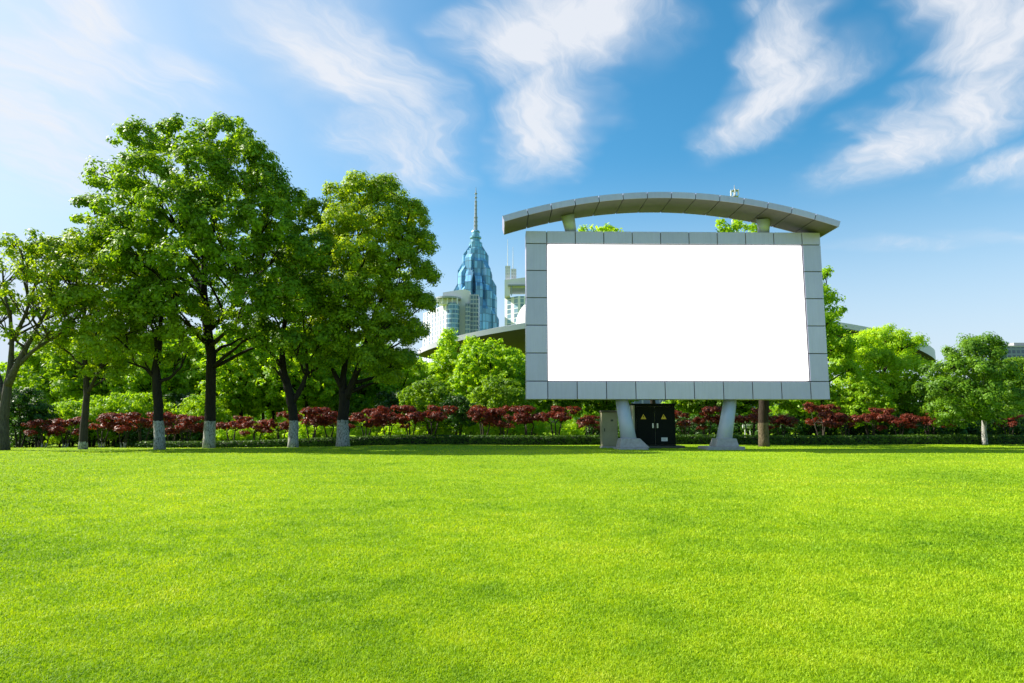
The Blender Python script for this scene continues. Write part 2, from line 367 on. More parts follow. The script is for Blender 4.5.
def clump_tufts(clumps, dens, rng, shell=0.55, flat=0.85, gap=0.0):
    """clumps: list of (x,y,z,r). returns tuft centres and outward dirs"""
    T, O = [], []
    for (x, y, z, r) in clumps:
        k = max(3, int(dens * r * r))
        d = rdir(k, rng)
        d[:, 2] = np.where((d[:, 2] < -0.35) & (rng.random(k) < 0.5), -d[:, 2], d[:, 2])
        rad = r * (shell + (1.08 - shell) * rng.random((k, 1)) ** 0.6)
        if gap > 0:
            ph = rng.uniform(0, 6, 3)
            m = np.sin(d @ np.array([2.3, 3.1, 1.7]) * 1.9 + ph[0]) * np.sin(d @ np.array([-2.9, 1.3, 2.7]) * 1.7 + ph[1])
            kp = m > -1 + gap
            d = d[kp]; rad = rad[kp]
        p = d * rad * np.array([1, 1, flat]) + np.array([x, y, z])
        T.append(p); O.append(d)
    return np.concatenate(T), np.concatenate(O)
def bez(a, b, c, n):
    a, b, c = Vector(a), Vector(b), Vector(c)
    return [a * (1 - t) ** 2 + b * 2 * t * (1 - t) + c * t * t for t in [i / (n - 1) for i in range(n)]]
def wob(pts, amt):
    out = [pts[0]]
    for p in pts[1:]: out.append(p + Vector((random.uniform(-amt, amt), random.uniform(-amt, amt), random.uniform(-amt, amt) * 0.4)))
    return out

LEAF = {
 'mid': leafmat('leaf_mid_green', (0.080, 0.190, 0.008), (0.270, 0.450, 0.016), 0.54),
 'olive': leafmat('leaf_olive_green', (0.110, 0.230, 0.008), (0.350, 0.490, 0.016), 0.54),
 'camphor': leafmat('leaf_camphor', (0.090, 0.215, 0.008), (0.440, 0.590, 0.016), 0.53, scale=0.25),
 'bright': leafmat('leaf_bright_green', (0.160, 0.350, 0.010), (0.380, 0.580, 0.016), 0.55),
 'lime': leafmat('leaf_lime', (0.220, 0.440, 0.012), (0.460, 0.650, 0.022), 0.55),
 'deep': leafmat('leaf_deep_green', (0.035, 0.115, 0.008), (0.210, 0.400, 0.016), 0.42, scale=0.45),
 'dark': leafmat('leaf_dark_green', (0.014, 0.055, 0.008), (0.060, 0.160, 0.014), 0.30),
 'red': leafmat('leaf_dark_red', (0.062, 0.013, 0.010), (0.290, 0.070, 0.034), 0.40, tcol=(1.4, 0.7, 0.5), scale=1.2),
 'hedge': leafmat('leaf_hedge', (0.014, 0.055, 0.005), (0.110, 0.230, 0.012), 0.30, scale=2.0),
}
BARK = {
 'dark': barkmat('bark_dark', (0.04, 0.032, 0.025), (0.012, 0.010, 0.008)),
 'grey': barkmat('bark_grey', (0.12, 0.11, 0.09), (0.035, 0.03, 0.025)),
 'wash': barkmat('bark_dark_whitewashed', (0.034, 0.028, 0.022), (0.010, 0.008, 0.006), wash=1.75),
 'brown_lit_foot': barkmat('bark_brown_lit_foot', (0.055, 0.04, 0.028), (0.02, 0.015, 0.011), wash=1.55, paint=((.05, .04, .025), (.13, .10, .065), (.22, .18, .12))),  # bare bark: light on the foot painted in as a lighter tan band
 'wash_low': barkmat('bark_low_whitewash', (0.08, 0.065, 0.05), (0.025, 0.02, 0.016), wash=0.45),
}

def hero_tree(name, label, px, Y, clumps, stems, leaf, bark, wash_r, dens=16, per=26, Lf=0.27, Wf=0.16, trad=0.42, seed=1,
              depth=0.85, group=None, gap=0.25, shell=0.5, limb=0.15, limbs_every=1, twigs=0, hollow=True, rnd=0.8):
    """clumps: silhouette lobes as (px,py,r px); the crown gets depth from front and back lobes.
    stems: list of ([(px,py,dY)...], [radii m])"""
    rng = np.random.default_rng(seed); random.seed(seed)
    x0 = (px - 512) / F * Y   # refined below
    zb = float(ground_h(np.array(x0), np.array(float(Y))))
    base = Vector((P(px, 446, Y).x, Y, zb))
    root = empty(name, base, label, 'tree', group)
    xs = np.array([c[0] for c in clumps], float); ysz = np.array([c[1] for c in clumps], float); rs = np.array([c[2] for c in clumps], float)
    cx, cy = (xs.min() + xs.max()) / 2, (ysz.min() + ysz.max()) / 2
    hx = max((xs.max() - xs.min()) / 2, 1); hy = max((ysz.max() - ysz.min()) / 2, 1)
    C = []
    for (a, b, r) in clumps:
        rho = min(1.0, math.hypot((a - cx) / hx, (b - cy) / hy) * 0.85)
        hd = math.sqrt(max(0, 1 - rho * rho)) * (hx / F * Y) * depth
        R = r / F * Y
        offs = [0.0] if hd < 0.8 * R else ([-hd, hd] if hd < 3.2 * R or hollow else [-hd, 0.0, hd])
        for o_ in offs:
            yy = Y + o_ + random.uniform(-0.3, 0.3) * R
            q = P(a, b, min(Y, yy))      # the near side of the dome sits a little lower than its middle
            C.append((q.x - base.x + random.uniform(-.25, .25) * R * (o_ != 0), yy - base.y, q.z - base.z, R * random.uniform(0.9, 1.08)))
    # wood
    t = MB(); ends = []
    for (pts, rad) in stems:
        rad = [v * 0.76 for v in rad]
        W = [Vector((P(a, b, Y).x - base.x, dY, P(a, b, Y).z - base.z)) for (a, b, dY) in pts]
        # resample
        Rr, Pt = [], []
        for i in range(len(W) - 1):
            for k in range(4):
                f = k / 4; Pt.append(W[i].lerp(W[i + 1], f)); Rr.append(rad[i] * (1 - f) + rad[i + 1] * f)
        Pt.append(W[-1]); Rr.append(rad[-1])
        if pts[0][1] > 430:
            Pt[0].z = -0.25
            Rr[0] *= 1.08; Rr[1] *= .97
        Pt = [Pt[0], Pt[1]] + [p + Vector((random.uniform(-1, 1), random.uniform(-1, 1), 0)) * r_ * 0.10 for p, r_ in zip(Pt[2:], Rr[2:])]
        t.tube(Pt, Rr, 12, ph=0.3)
        ends += [(p, r_) for p, r_ in zip(Pt, Rr)]
    for i, (x, y, z, R) in enumerate(C):
        if i % limbs_every: continue
        c = Vector((x, y, z))
        cand = [(p, r_) for p, r_ in ends if p.z < z - 0.15 * (z) and p.z > 2.2]
        if not cand: cand = ends[-6:]
        p, r_ = min(cand, key=lambda e: (e[0] - c).length + abs(e[0].z - (z * 0.72)) * 0.8)
        mid = p.lerp(c, 0.5) + Vector((0, 0, -0.12 * (c - p).length)) if random.random() < .5 else p.lerp(c, 0.4) + Vector((0, 0, 0.10 * (c - p).length))
        pts = wob(bez(p, mid, c, 7), 0.05 * (c - p).length ** 0.6)
        r0 = min(r_ * 0.7, limb); t.tube(pts, [r0 * (1 - 0.82 * k / 6) for k in range(7)], 6)
        for k in range(5 + twigs):
            d = Vector(rdir(1, rng)[0]); d.z = abs(d.z) * 0.8 if random.random() < 0.8 else d.z
            s_ = pts[random.choice((3, 4, 5, 6))]; e_ = c + d * R * 0.9
            t.tube(wob(bez(s_, s_.lerp(e_, .5) + Vector((0, 0, .12)), e_, 4), 0.06), [0.045, 0.032, 0.02, 0.008], 4)
    t.build('trunk', BARK[bark], root, smooth=True)
    T, O = clump_tufts(C, dens, rng, shell=shell, gap=gap)
    me = leaf_mesh('crown', T, O, trad * rng.uniform(0.7, 1.25, len(T)), per, Lf, Wf, rng, rnd=rnd)
    link('crown', me, LEAF[leaf], root)
    return root

HG = 'tall broadleaf trees along the left side of the lawn'
hero_tree('broadleaf_tree', 'tallest tree on the left, wide mid green crown, dark trunk with whitewashed foot', 209, 43,
  [(140,143,20),(185,142,23),(225,138,22),(110,180,22),(150,178,28),(195,172,28),(240,168,26),(272,185,20),(92,215,20),(130,220,28),(175,212,28),(220,212,28),(262,218,26),(295,205,14),
   (105,250,20),(145,258,28),(190,258,26),(232,258,24),(275,258,26),(308,250,18),(135,292,20),(175,298,20),(245,298,22),(285,298,24),(312,288,18),(262,332,16),(292,335,14),(226,330,10)],
  [([(209,447,0),(210,410,0),(211,355,0),(206,318,0),(202,292,0.2)],[0.52,0.44,0.40,0.38,0.33]),
   ([(202,292,.2),(188,272,.6),(170,250,.4),(150,215,0)],[0.26,0.2,0.14,0.08]),
   ([(203,296,.1),(206,265,-.3),(216,230,-.4),(224,190,0),(228,150,0)],[0.30,0.24,0.18,0.13,0.06]),
   ([(209,330,0),(228,318,-.5),(246,300,-.8),(262,270,-.6),(272,230,0)],[0.24,0.2,0.16,0.12,0.07]),
   ([(206,310,0),(180,300,1),(150,290,2),(125,268,2)],[0.2,0.15,0.11,0.06])],
  'mid', 'wash', 1, seed=11, group=HG, dens=15, per=72, gap=0.5, trad=0.55, Lf=0.25, Wf=0.15, limbs_every=2, shell=0.62, rnd=0.6)
hero_tree('broadleaf_tree', 'olive green tree with black trunk and whitewashed foot, left of the tallest tree', 160, 40.5,
  [(150,318,22),(122,335,20),(180,335,18),(165,290,22),(130,300,20),(190,315,18),(140,355,14),(176,362,12),(112,360,11)],
  [([(160,448,0),(158,410,0),(156,370,0),(159,345,0),(162,310,0)],[0.46,0.36,0.33,0.24,0.12]),
   ([(157,380,0),(145,368,0),(128,362,0)],[0.17,0.1,0.05]),
   ([(158,382,0),(170,378,0),(182,368,-.2),(190,350,-.2)],[0.17,0.13,0.09,0.05])],
  'olive', 'wash', 1, seed=12, group=HG, dens=13, per=60, gap=0.45, depth=0.7, trad=0.5, Lf=0.23, Wf=0.14, limbs_every=2, shell=0.6, rnd=0.6)
hero_tree('broadleaf_tree', 'yellowish green tree with spreading crown and short black trunk beside the bare-limbed edge tree', 83, 41,
  [(66,250,23),(98,244,24),(50,274,20),(88,275,27),(40,300,16),(48,338,15),(140,345,15),(122,268,20),(62,302,18),(98,308,24),(130,310,16),(72,332,18),(105,340,20),(85,362,14),(112,372,11),(118,240,14)],
  [([(83,448,0),(85,418,0),(87,395,0),(86,370,0),(82,330,0),(88,290,0)],[0.36,0.28,0.24,0.20,0.15,0.08]),
   ([(87,395,0),(100,375,-.3),(112,350,0),(118,310,0)],[0.15,0.12,0.09,0.05])],
  'olive', 'wash_low', 1, seed=13, group=HG, dens=13, per=60, gap=0.45, trad=0.5, Lf=0.23, Wf=0.14, limbs_every=2, shell=0.6, rnd=0.6)
hero_tree('broadleaf_tree', 'sparse grey-barked tree at the far left edge with many bare forking limbs', 4, 39.5,
  [(12,246,12),(36,243,12),(56,256,12),(-4,262,12),(24,270,10),(48,282,11),(66,300,12),(8,292,9),(34,304,9),(56,328,9),(-24,248,16),(-40,290,18),(-18,306,14),(84,308,8),(12,335,7),(-40,330,14),(72,275,9)],
  [([(3,449,0),(3,420,0),(6,395,0),(10,370,0),(12,345,0),(10,310,0)],[0.50,0.38,0.33,0.22,0.17,0.11]),
   ([(8,385,0),(24,362,-.4),(38,335,-.4),(50,305,0),(54,275,0)],[0.30,0.22,0.16,0.10,0.05]),
   ([(14,372,-.2),(40,352,-.6),(68,332,-.4),(84,318,0)],[0.2,0.14,0.09,0.04]),
   ([(10,345,0),(20,315,.4),(30,285,.4),(36,255,0)],[0.18,0.13,0.09,0.05]),
   ([(4,400,0),(-8,370,.3),(-20,330,.3),(-30,280,0)],[0.30,0.22,0.16,0.08]),
   ([(10,318,0),(4,290,0),(2,262,0)],[0.12,0.09,0.05])],
  'olive', 'grey', 1, seed=14, group=HG, dens=17, per=38, gap=0.35, Lf=0.25, Wf=0.15, trad=0.5, twigs=5, limb=0.09)
hero_tree('broadleaf_tree', 'mid green tree with slanting dark trunk and whitewashed foot, left of the round crowned one', 291, 43,
  [(300,262,20),(272,302,20),(306,310,20),(330,290,16),(258,338,14),(294,345,18),(326,336,16),(240,318,12),(284,275,18),(275,368,9),(318,366,10)],
  [([(293,447,0),(294,420,0),(290,395,0),(283,368,0),(281,340,0),(290,300,0)],[0.46,0.38,0.38,0.28,0.24,0.12]),
   ([(293,402,0),(303,385,0),(308,372,-.2),(306,340,0)],[0.26,0.2,0.15,0.08])],
  'mid', 'wash', 1, seed=15, group=HG, dens=14, per=70, gap=0.5, trad=0.55, Lf=0.24, Wf=0.15, limbs_every=2, shell=0.62, rnd=0.6)
hero_tree('round_crowned_tree', 'dense round crowned tree with yellow green tips, forked black trunk on a speckled white foot', 343, 44,
  [(360,188,17),(336,196,16),(386,190,17),(318,212,14),(408,212,16),(346,222,20),(378,222,20),(404,238,15),(424,240,10),(330,246,18),(362,256,22),(396,262,20),(424,272,12),(340,288,20),(374,292,22),(404,298,18),(426,302,10),
   (326,318,16),(354,326,18),(386,328,20),(412,330,13),(338,352,14),(372,358,16),(400,360,13),(318,345,9),(388,378,9)],
  [([(343,445,0),(343,425,0),(344,405,0),(344,392,0)],[0.62,0.50,0.46,0.44]),
   ([(343,396,0),(342,375,.3),(346,350,.3),(350,300,0),(356,250,0),(362,205,0)],[0.38,0.28,0.22,0.18,0.13,0.06]),
   ([(346,398,0),(356,378,-.3),(364,352,-.4),(378,310,-.2),(394,270,0)],[0.36,0.27,0.22,0.16,0.08]),
   ([(342,388,0),(328,362,.2),(318,330,.3),(322,290,.3)],[0.24,0.18,0.13,0.07])],
  'camphor', 'wash', 1, seed=16, dens=24, per=95, Lf=0.17, Wf=0.12, trad=0.5, gap=0.1, group=None, limbs_every=3, shell=0.68, rnd=0.4)
hero_tree('broadleaf_tree', 'tree with brown trunk under the right half of the screen, green top above the frame', 764, 43,
  [(720,233,11),(734,230,11),(748,231,12),(700,252,16),(770,252,14),(735,262,20),(715,285,22),(755,290,22),(785,290,16),(700,315,18),(740,325,24),(780,330,18),(725,360,18),(765,365,20),(790,360,12)],
  [([(764,446,0),(763,420,0),(764,395,0),(762,350,0),(752,290,0)],[0.46,0.42,0.42,0.3,0.12])],
  'lime', 'brown_lit_foot', 1, seed=17, dens=13, per=36, depth=0.3, limbs_every=3)
hero_tree('broadleaf_tree', 'tree behind the screen, its yellow green top showing above the left part of the frame', 655, 50,
  [(588,233,11),(600,230,10),(611,233,11),(622,262,20),(590,265,18),(655,275,22),(605,300,22),(645,310,24),(680,300,18),(620,345,20),(660,355,22),(600,375,12),(690,340,14)],
  [([(655,445,0),(655,420,0),(650,380,0),(640,330,0),(620,280,0)],[0.32,0.28,0.25,0.2,0.1])],
  'lime', 'dark', 1, seed=18, dens=12, per=30, depth=0.6, limbs_every=3)
hero_tree('broadleaf_tree', 'tall mid green tree rising just beyond the right edge of the screen frame', 822, 56,
  [(826,275,7),(822,290,8),(834,297,6),(813,300,11),(824,306,8),(840,312,5),(834,330,8),(844,328,6),(846,352,8),(828,318,14),(838,345,14),(812,340,16),(800,320,14),(828,375,16),(800,372,16),(848,372,10),(838,398,12),(806,400,12)],
  [([(822,440,0),(822,400,0),(820,350,0),(824,290,0)],[0.3,0.25,0.18,0.06])],
  'bright', 'dark', 1, seed=19, dens=15, per=40, Lf=0.3, Wf=0.18, trad=0.5, limbs_every=3, depth=0.6)
hero_tree('round_crowned_tree', 'large round yellow green tree standing behind the dark red maples right of the screen', 886, 60,
  [(885,338,13),(862,345,12),(908,345,12),(850,362,12),(876,360,15),(902,366,15),(922,368,9),(864,382,14),(892,386,14),(915,388,11),(935,392,7),(852,396,10)],
  [([(886,440,0),(886,405,0),(884,360,0)],[0.32,0.26,0.12])],
  'lime', 'dark', 1, seed=20, dens=17, per=90, Lf=0.2, Wf=0.14, gap=0.05, trad=0.6, limbs_every=4, rnd=0.4)
hero_tree('round_crowned_tree', 'full mid green tree with whitewashed foot standing in front of the hedge at the right', 984, 47,
  [(984,343,10),(972,350,10),(997,350,10),(985,358,12),(955,368,10),(978,372,14),(1004,372,12),(1020,384,10),(945,388,11),(966,392,13),(990,396,14),(1012,400,13),(936,405,9),(952,411,11),(976,412,11),(1000,414,11),(1024,412,9),(940,419,7),(963,421,7)],
  [([(985,445,0),(984,430,0),(984,412,0),(984,370,0)],[0.26,0.2,0.19,0.08])],
  'deep', 'wash', 1, seed=21, dens=20, per=90, Lf=0.17, Wf=0.12, trad=0.48, gap=0.05, limbs_every=4, rnd=0.4)

# ------------------------------------------------------------------ generic trees, copied
def copy_tree(o, parent=None):
    c = o.copy(); COL.objects.link(c)
    if parent is not None: c.parent = parent
    for ch in o.children: copy_tree(ch, c)
    return c
def proto(name, cat, clumps, stem_h, stem_r, leaf, bark, seed, dens=12, per=18, Lf=0.3, Wf=0.18, trad=0.4, multi=1, spread=0.5, gap=0.2, flat=0.85, up=0.35):
    rng = np.random.default_rng(seed); random.seed(seed)
    root = empty(name, (0, 0, 0), None, cat)
    t = MB()
    for k in range(multi):
        a = 2 * PI * k / multi + seed; b0 = Vector((math.cos(a), math.sin(a), 0)) * (0.06 * (multi > 1)); b1 = Vector((math.cos(a) * spread * (multi > 1), math.sin(a) * spread * (multi > 1), stem_h))
        pts = wob(bez(b0 - Vector((0, 0, .35)), b0.lerp(b1, .5) * 1.0 - Vector((0, 0, -.1)), b1, 6), stem_r * 0.4)
        pts[0] = b0 - Vector((0, 0, .35)); t.tube(pts, [stem_r * (1.25 - 0.6 * i / 5) for i in range(6)], 7)
        tops = [(c, (Vector(c[:3]) - b1).length) for c in clumps]
        for i, (c, d) in enumerate(sorted(tops, key=lambda e: e[1])):
            if i % multi and i > 2: continue
            t.tube(wob(bez(b1, b1.lerp(Vector(c[:3]), .5) + Vector((0, 0, .05)), c[:3], 5), 0.03), [stem_r * .5, stem_r * .42, stem_r * .33, stem_r * .24, stem_r * .12], 5)
    t.build('trunk', BARK[bark], root, smooth=True)
    dens *= 1.35; per = int(per * 1.5)
    T, O = clump_tufts(clumps, dens, rng, gap=gap, flat=flat)
    link('crown', leaf_mesh('crown', T, O, trad * rng.uniform(.7, 1.2, len(T)), per, Lf, Wf, rng, up=up, flat=0.6 if flat < .6 else .75), LEAF[leaf], root)
    return root
def ball_clumps(R, H, zc, n, r, seed, shape='round'):
    """n lobes filling a crown of half width R, half height H centred zc"""
    rg = random.Random(seed); out = []
    for k in range(n):
        if shape == 'cone':
            f = (k + .5) / n; z = zc - H + 2 * H * f; rr = R * (1 - f) ** 0.8; a = k * 2.4 + rg.random()
            out.append((math.cos(a) * rr * .75, math.sin(a) * rr * .75, z, r * (1.15 - .75 * f)))
        else:
            f = (k + .5) / n; zz = 1 - 2 * f; s = math.sqrt(max(0, 1 - zz * zz)); a = k * 2.39996 + rg.random() * .5
            m = rg.uniform(.72, 1.0)
            out.append((math.cos(a) * s * R * m, math.sin(a) * s * R * m, zc + zz * H * m, r * rg.uniform(.8, 1.2)))
    return out

# tree kinds: unit prototypes in metres
PR = {}
def mk(key, *a, **k): PR[key] = [proto(*a, **k), False]
mk('bright1', 'background_tree', 'tree', ball_clumps(2.6, 2.6, 5.2, 22, 1.25, 1), 3.2, .16, 'bright', 'dark', 31)
mk('bright2', 'background_tree', 'tree', ball_clumps(3.0, 2.2, 4.8, 24, 1.2, 2), 2.8, .16, 'lime', 'dark', 32)
mk('mid1', 'background_tree', 'tree', ball_clumps(2.6, 2.6, 5.0, 22, 1.2, 3), 3.0, .16, 'mid', 'dark', 33)
mk('cone1', 'conical_tree', 'tree', ball_clumps(2.2, 3.6, 4.6, 34, 1.0, 4, 'cone'), 2.0, .10, 'lime', 'dark', 34, gap=.25, trad=.38, dens=20, per=22, Lf=.22, Wf=.12)
mk('shrub_dark', 'round_shrub', 'shrub', ball_clumps(1.25, 1.1, 2.4, 14, .65, 5), 1.5, .06, 'dark', 'dark', 35, multi=4, spread=.4, trad=.25, Lf=.16, Wf=.1, dens=34, gap=.05)
mk('shrub_mid', 'round_shrub', 'shrub', ball_clumps(1.5, 1.3, 2.5, 16, .75, 6), 1.5, .07, 'mid', 'dark', 36, multi=4, spread=.5, trad=.28, Lf=.18, Wf=.11, dens=28, gap=.1)
mk('bush', 'low_bush', 'shrub', ball_clumps(1.5, .8, .9, 16, .6, 7), .5, .05, 'lime', 'dark', 37, multi=5, spread=.5, trad=.3, Lf=.2, Wf=.1, dens=20, gap=.3)
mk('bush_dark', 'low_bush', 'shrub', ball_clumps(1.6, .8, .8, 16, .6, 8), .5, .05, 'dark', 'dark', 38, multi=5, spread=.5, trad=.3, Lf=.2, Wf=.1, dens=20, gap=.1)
mk('willow', 'willow_like_shrub', 'shrub', ball_clumps(1.6, 1.7, 2.1, 18, .75, 9), 1.2, .06, 'bright', 'dark', 39, multi=4, spread=.5, trad=.35, Lf=.3, Wf=.08, dens=18, gap=.35)
def maple_clumps(seed, W=1.3):
    rg = random.Random(seed); out = []
    for k in range(9):
        a = rg.uniform(0, 2 * PI); r = W * math.sqrt(rg.random()); out.append((math.cos(a) * r, math.sin(a) * r * .8, 2.0 - .35 * (r / W) ** 2 + rg.uniform(-.5, .5), rg.uniform(.30, .55)))
    return out
for s in range(4):
    mk('maple%d' % s, 'red_maple', 'tree', maple_clumps(50 + s, 1.25 + .15 * (s % 2)), 1.25, .05, 'red', 'wash_low', 60 + s, multi=3, spread=.38, trad=.22, Lf=.15, Wf=.09, dens=60, per=16, gap=.25, flat=.45, up=.9)

def put(key, px, Y, sc, label, group=None, rz=None, z=None, sz=None):
    pr = PR[key]
    o = pr[0] if not pr[1] else copy_tree(pr[0])
    pr[1] = True
    p = P(px, 440, Y); x = p.x
    zz = float(ground_h(np.array(x), np.array(float(Y)))) if z is None else z
    o.location = (x, Y, zz); s3 = sz or sc; o.scale = (sc, sc, s3)
    o.rotation_euler = (0, 0, random.uniform(0, 6.28) if rz is None else rz)
    tag(o, label, None, group)
    return o
random.seed(77)
# --- red maples behind the hedge
MG = 'dark red maples planted behind the hedge'
ML = [(44,'at the left end of the row'),(66,'second from the left end of the row'),(102,'right of the yellowish tree trunk'),(124,'left of the black trunk of the olive tree'),(142,'just left of the black trunk'),(172,'just right of the black trunk'),(186,'left of the tallest tree trunk'),
      (232,'standing alone right of the tallest tree trunk'),(256,'midway between the tallest and the slanting tree'),(280,'just left of the slanting trunk'),(312,'right of the slanting trunk'),(330,'left of the forked trunk'),
      (366,'right of the forked trunk'),(388,'second right of the forked trunk'),(410,'left of the round dark shrub'),(432,'nearest left of the gap with the dark shrub'),(484,'right of the dark shrub gap'),(504,'left of the screen frame corner'),(528,'below the left corner of the screen frame'),(556,'below the frame between corner and beige box'),(590,'just left of the beige box'),
      (686,'just right of the black electrical cabinet'),(706,'left of the right support leg'),(752,'between the right leg and the brown trunk'),(782,'right of the brown trunk'),(822,'below the right corner of the frame'),(846,'right of the frame corner'),(872,'in front of the large yellow green tree'),(900,'left of the full green tree on the right'),(930,'half behind the full green tree on the right'),(1010,'in deep shade at the right edge')]
for i, (px, lb) in enumerate(ML):
    Y = 50 + random.uniform(-1, 1.2); s = random.uniform(.92, 1.25)
    put('maple%d' % (i % 4), px, Y, s, 'dark red maple ' + lb, MG)
# --- shrubs and trees behind
def many(key, rows, group):
    for (px, Y, sc, lb) in rows: put(key, px, Y, sc, lb, group)
many('shrub_dark', [(458,53.5,.95,'dark clipped round shrub in the gap between red maples left of the screen'),(392,60,1.15,'dark round shrub behind the maples near the forked trunk'),
   (180,60,1.2,'dark shrub behind the maples between the two left black trunks'),(20,52,1.2,'dark shrub beside the bare-limbed tree at the left edge'),(38,53,.9,'small dark shrub at the left end of the red maples')], 'dark round shrubs behind the maples')
many('shrub_mid', [(428,56,1.3,'mid green round shrub standing left of the dark clipped one'),(500,57,1.35,'round green shrub left of the screen frame above the red maples'),(345,62,1.2,'green shrub half behind the forked trunk')], 'mid green shrubs behind the maples')
many('willow', [(62,55,1.0,'feathery bright shrub above the left end of the red maples'),(92,56,1.15,'feathery bright shrub behind the yellowish tree trunk'),(118,56,1.2,'feathery bright shrub left of the olive tree'),
   (138,58,1.25,'feathery bright shrub just behind the olive tree trunk'),(200,58,1.2,'feathery bright shrub behind the tallest tree trunk')], 'feathery bright shrubs on the left')
many('bright2', [(506,70,1.2,'yellow green tree beside the left frame edge'),(408,74,1.2,'yellow green tree right of the forked trunk, left of the conical trees'),(455,78,1.15,'yellow green tree behind the conical trees')], 'yellow green trees in the back row')
many('cone1', [(447,68,1.38,'tallest lime green conical tree left of the screen'),(470,66,1.25,'second lime green conical tree, right of the tallest one'),(514,66,1.1,'lime green conical tree half hidden by the left frame edge'),(425,72,1.0,'lime green conical tree nearest the round crowned tree')], 'lime green conical trees')
many('mid1', [(95,66,1.44,'mid green tree behind the olive crown on the left'),(60,70,1.44,'mid green tree at the left end of the back row'),(560,62,0.95,'tree behind the left half of the screen'),(610,64,0.95,'tree behind the beige box'),(700,62,0.95,'tree behind the right support leg'),
   (740,60,0.95,'tree behind the brown trunk'),(800,62,0.90,'tree behind the right corner of the frame'),(915,58,0.72,'dark green tree right of and below the large yellow green tree'),(1035,62,1.00,'tree at the right edge behind the full green one'),(950,66,0.80,'tree behind the full green one at the right'),(1000,64,0.80,'tree behind the right side of the full green one')], 'mid green trees in the back row')
many('bright1', [(152,64,1.25,'bright green tree behind the olive tree'),(186,66,1.31,'bright green tree between the two black trunks'),(240,63,1.31,'bright green tree right of the tallest trunk'),(305,62,1.31,'bright green tree behind the slanting trunk'),
   (360,66,1.25,'bright green tree behind the forked trunk'),(488,64,1.14,'round bright green tree between the conical ones and the frame'),(868,54,0.62,'low bright green tree in front of the large yellow green one')], 'bright green trees in the back row')
many('bright2', [(130,74,1.38,'yellow green tree far back on the left'),(215,66,1.25,'yellow green tree behind the tallest trunk'),(272,66,1.25,'yellow green tree left of the slanting trunk'),(335,68,1.25,'yellow green tree between the slanting and forked trunks'),(395,70,1.19,'yellow green tree behind the round crown'),(835,57,0.60,'low yellow green tree by the right frame corner')], 'yellow green trees in the back row')
many('bright1', [(px, 88 + (k % 3) * 4, (1.45 + .1 * (k % 2)) if px < 400 else 1.05, 'distant green tree filling the gap ' + lb) for k, (px, lb) in enumerate([(30,'at the left edge'),(75,'left of the yellowish tree trunk'),(118,'between the yellowish and olive trees'),(178,'between the two black trunks'),(228,'right of the tallest trunk'),(262,'left of the slanting trunk'),(318,'right of the slanting trunk'),(372,'right of the forked trunk'),(412,'left of the conical trees'),(535,'at the left frame edge')])], 'distant trees closing the left gaps')
many('bush', [(px, 55.5 + (k % 3) * 1.2, .9 + .1 * (k % 2), 'low sunlit bush ' + lb) for k, (px, lb) in enumerate([(222,'right of the tallest trunk'),(246,'left of the midway maples'),(270,'left of the slanting trunk'),(305,'right of the slanting trunk'),(325,'left of the forked trunk'),(372,'right of the forked trunk'),(398,'behind the second pair of maples right of the forked trunk'),(424,'left of the dark clipped shrub'),(450,'under the dark clipped shrub'),(478,'right of the dark clipped shrub'),(506,'left of the frame corner'),(534,'below the frame corner'),(566,'left of the beige box')])], 'low sunlit bushes behind the maples')
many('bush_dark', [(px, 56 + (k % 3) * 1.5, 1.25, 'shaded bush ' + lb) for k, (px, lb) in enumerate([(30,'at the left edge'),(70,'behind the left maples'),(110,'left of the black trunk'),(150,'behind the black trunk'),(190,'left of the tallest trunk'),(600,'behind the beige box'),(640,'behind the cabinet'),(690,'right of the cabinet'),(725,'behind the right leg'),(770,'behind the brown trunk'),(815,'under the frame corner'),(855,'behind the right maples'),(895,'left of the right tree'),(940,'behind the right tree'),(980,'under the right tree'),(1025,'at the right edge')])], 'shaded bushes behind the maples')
for k, (o, used) in list(PR.items()):
    if not used:
        for ch in list(o.children): bpy.data.objects.remove(ch)
        bpy.data.objects.remove(o)

# ------------------------------------------------------------------ distant woods
def woods():
    rng = np.random.default_rng(19); N = 7000
    x = rng.uniform(-130, 130, N); top = 5.6 + 1.2 * np.sin(x * .21) + .9 * np.sin(x * .63 + 1) + .5 * np.sin(x * 1.7)
    T = np.stack([x, rng.uniform(122, 130, N), rng.random(N) ** .8 * top - .4], 1)
    O = unit(np.stack([rng.normal(0, .4, N), -np.ones(N), .6 * np.ones(N)], 1))
    o = link('distant_woods', leaf_mesh('distant_woods', T, O, 1.0, 20, .55, .34, rng, rnd=.5), LEAF['bright'])
    tag(o, 'far mass of low green trees closing the gaps behind the park trees', 'woods', kind='stuff')
woods()
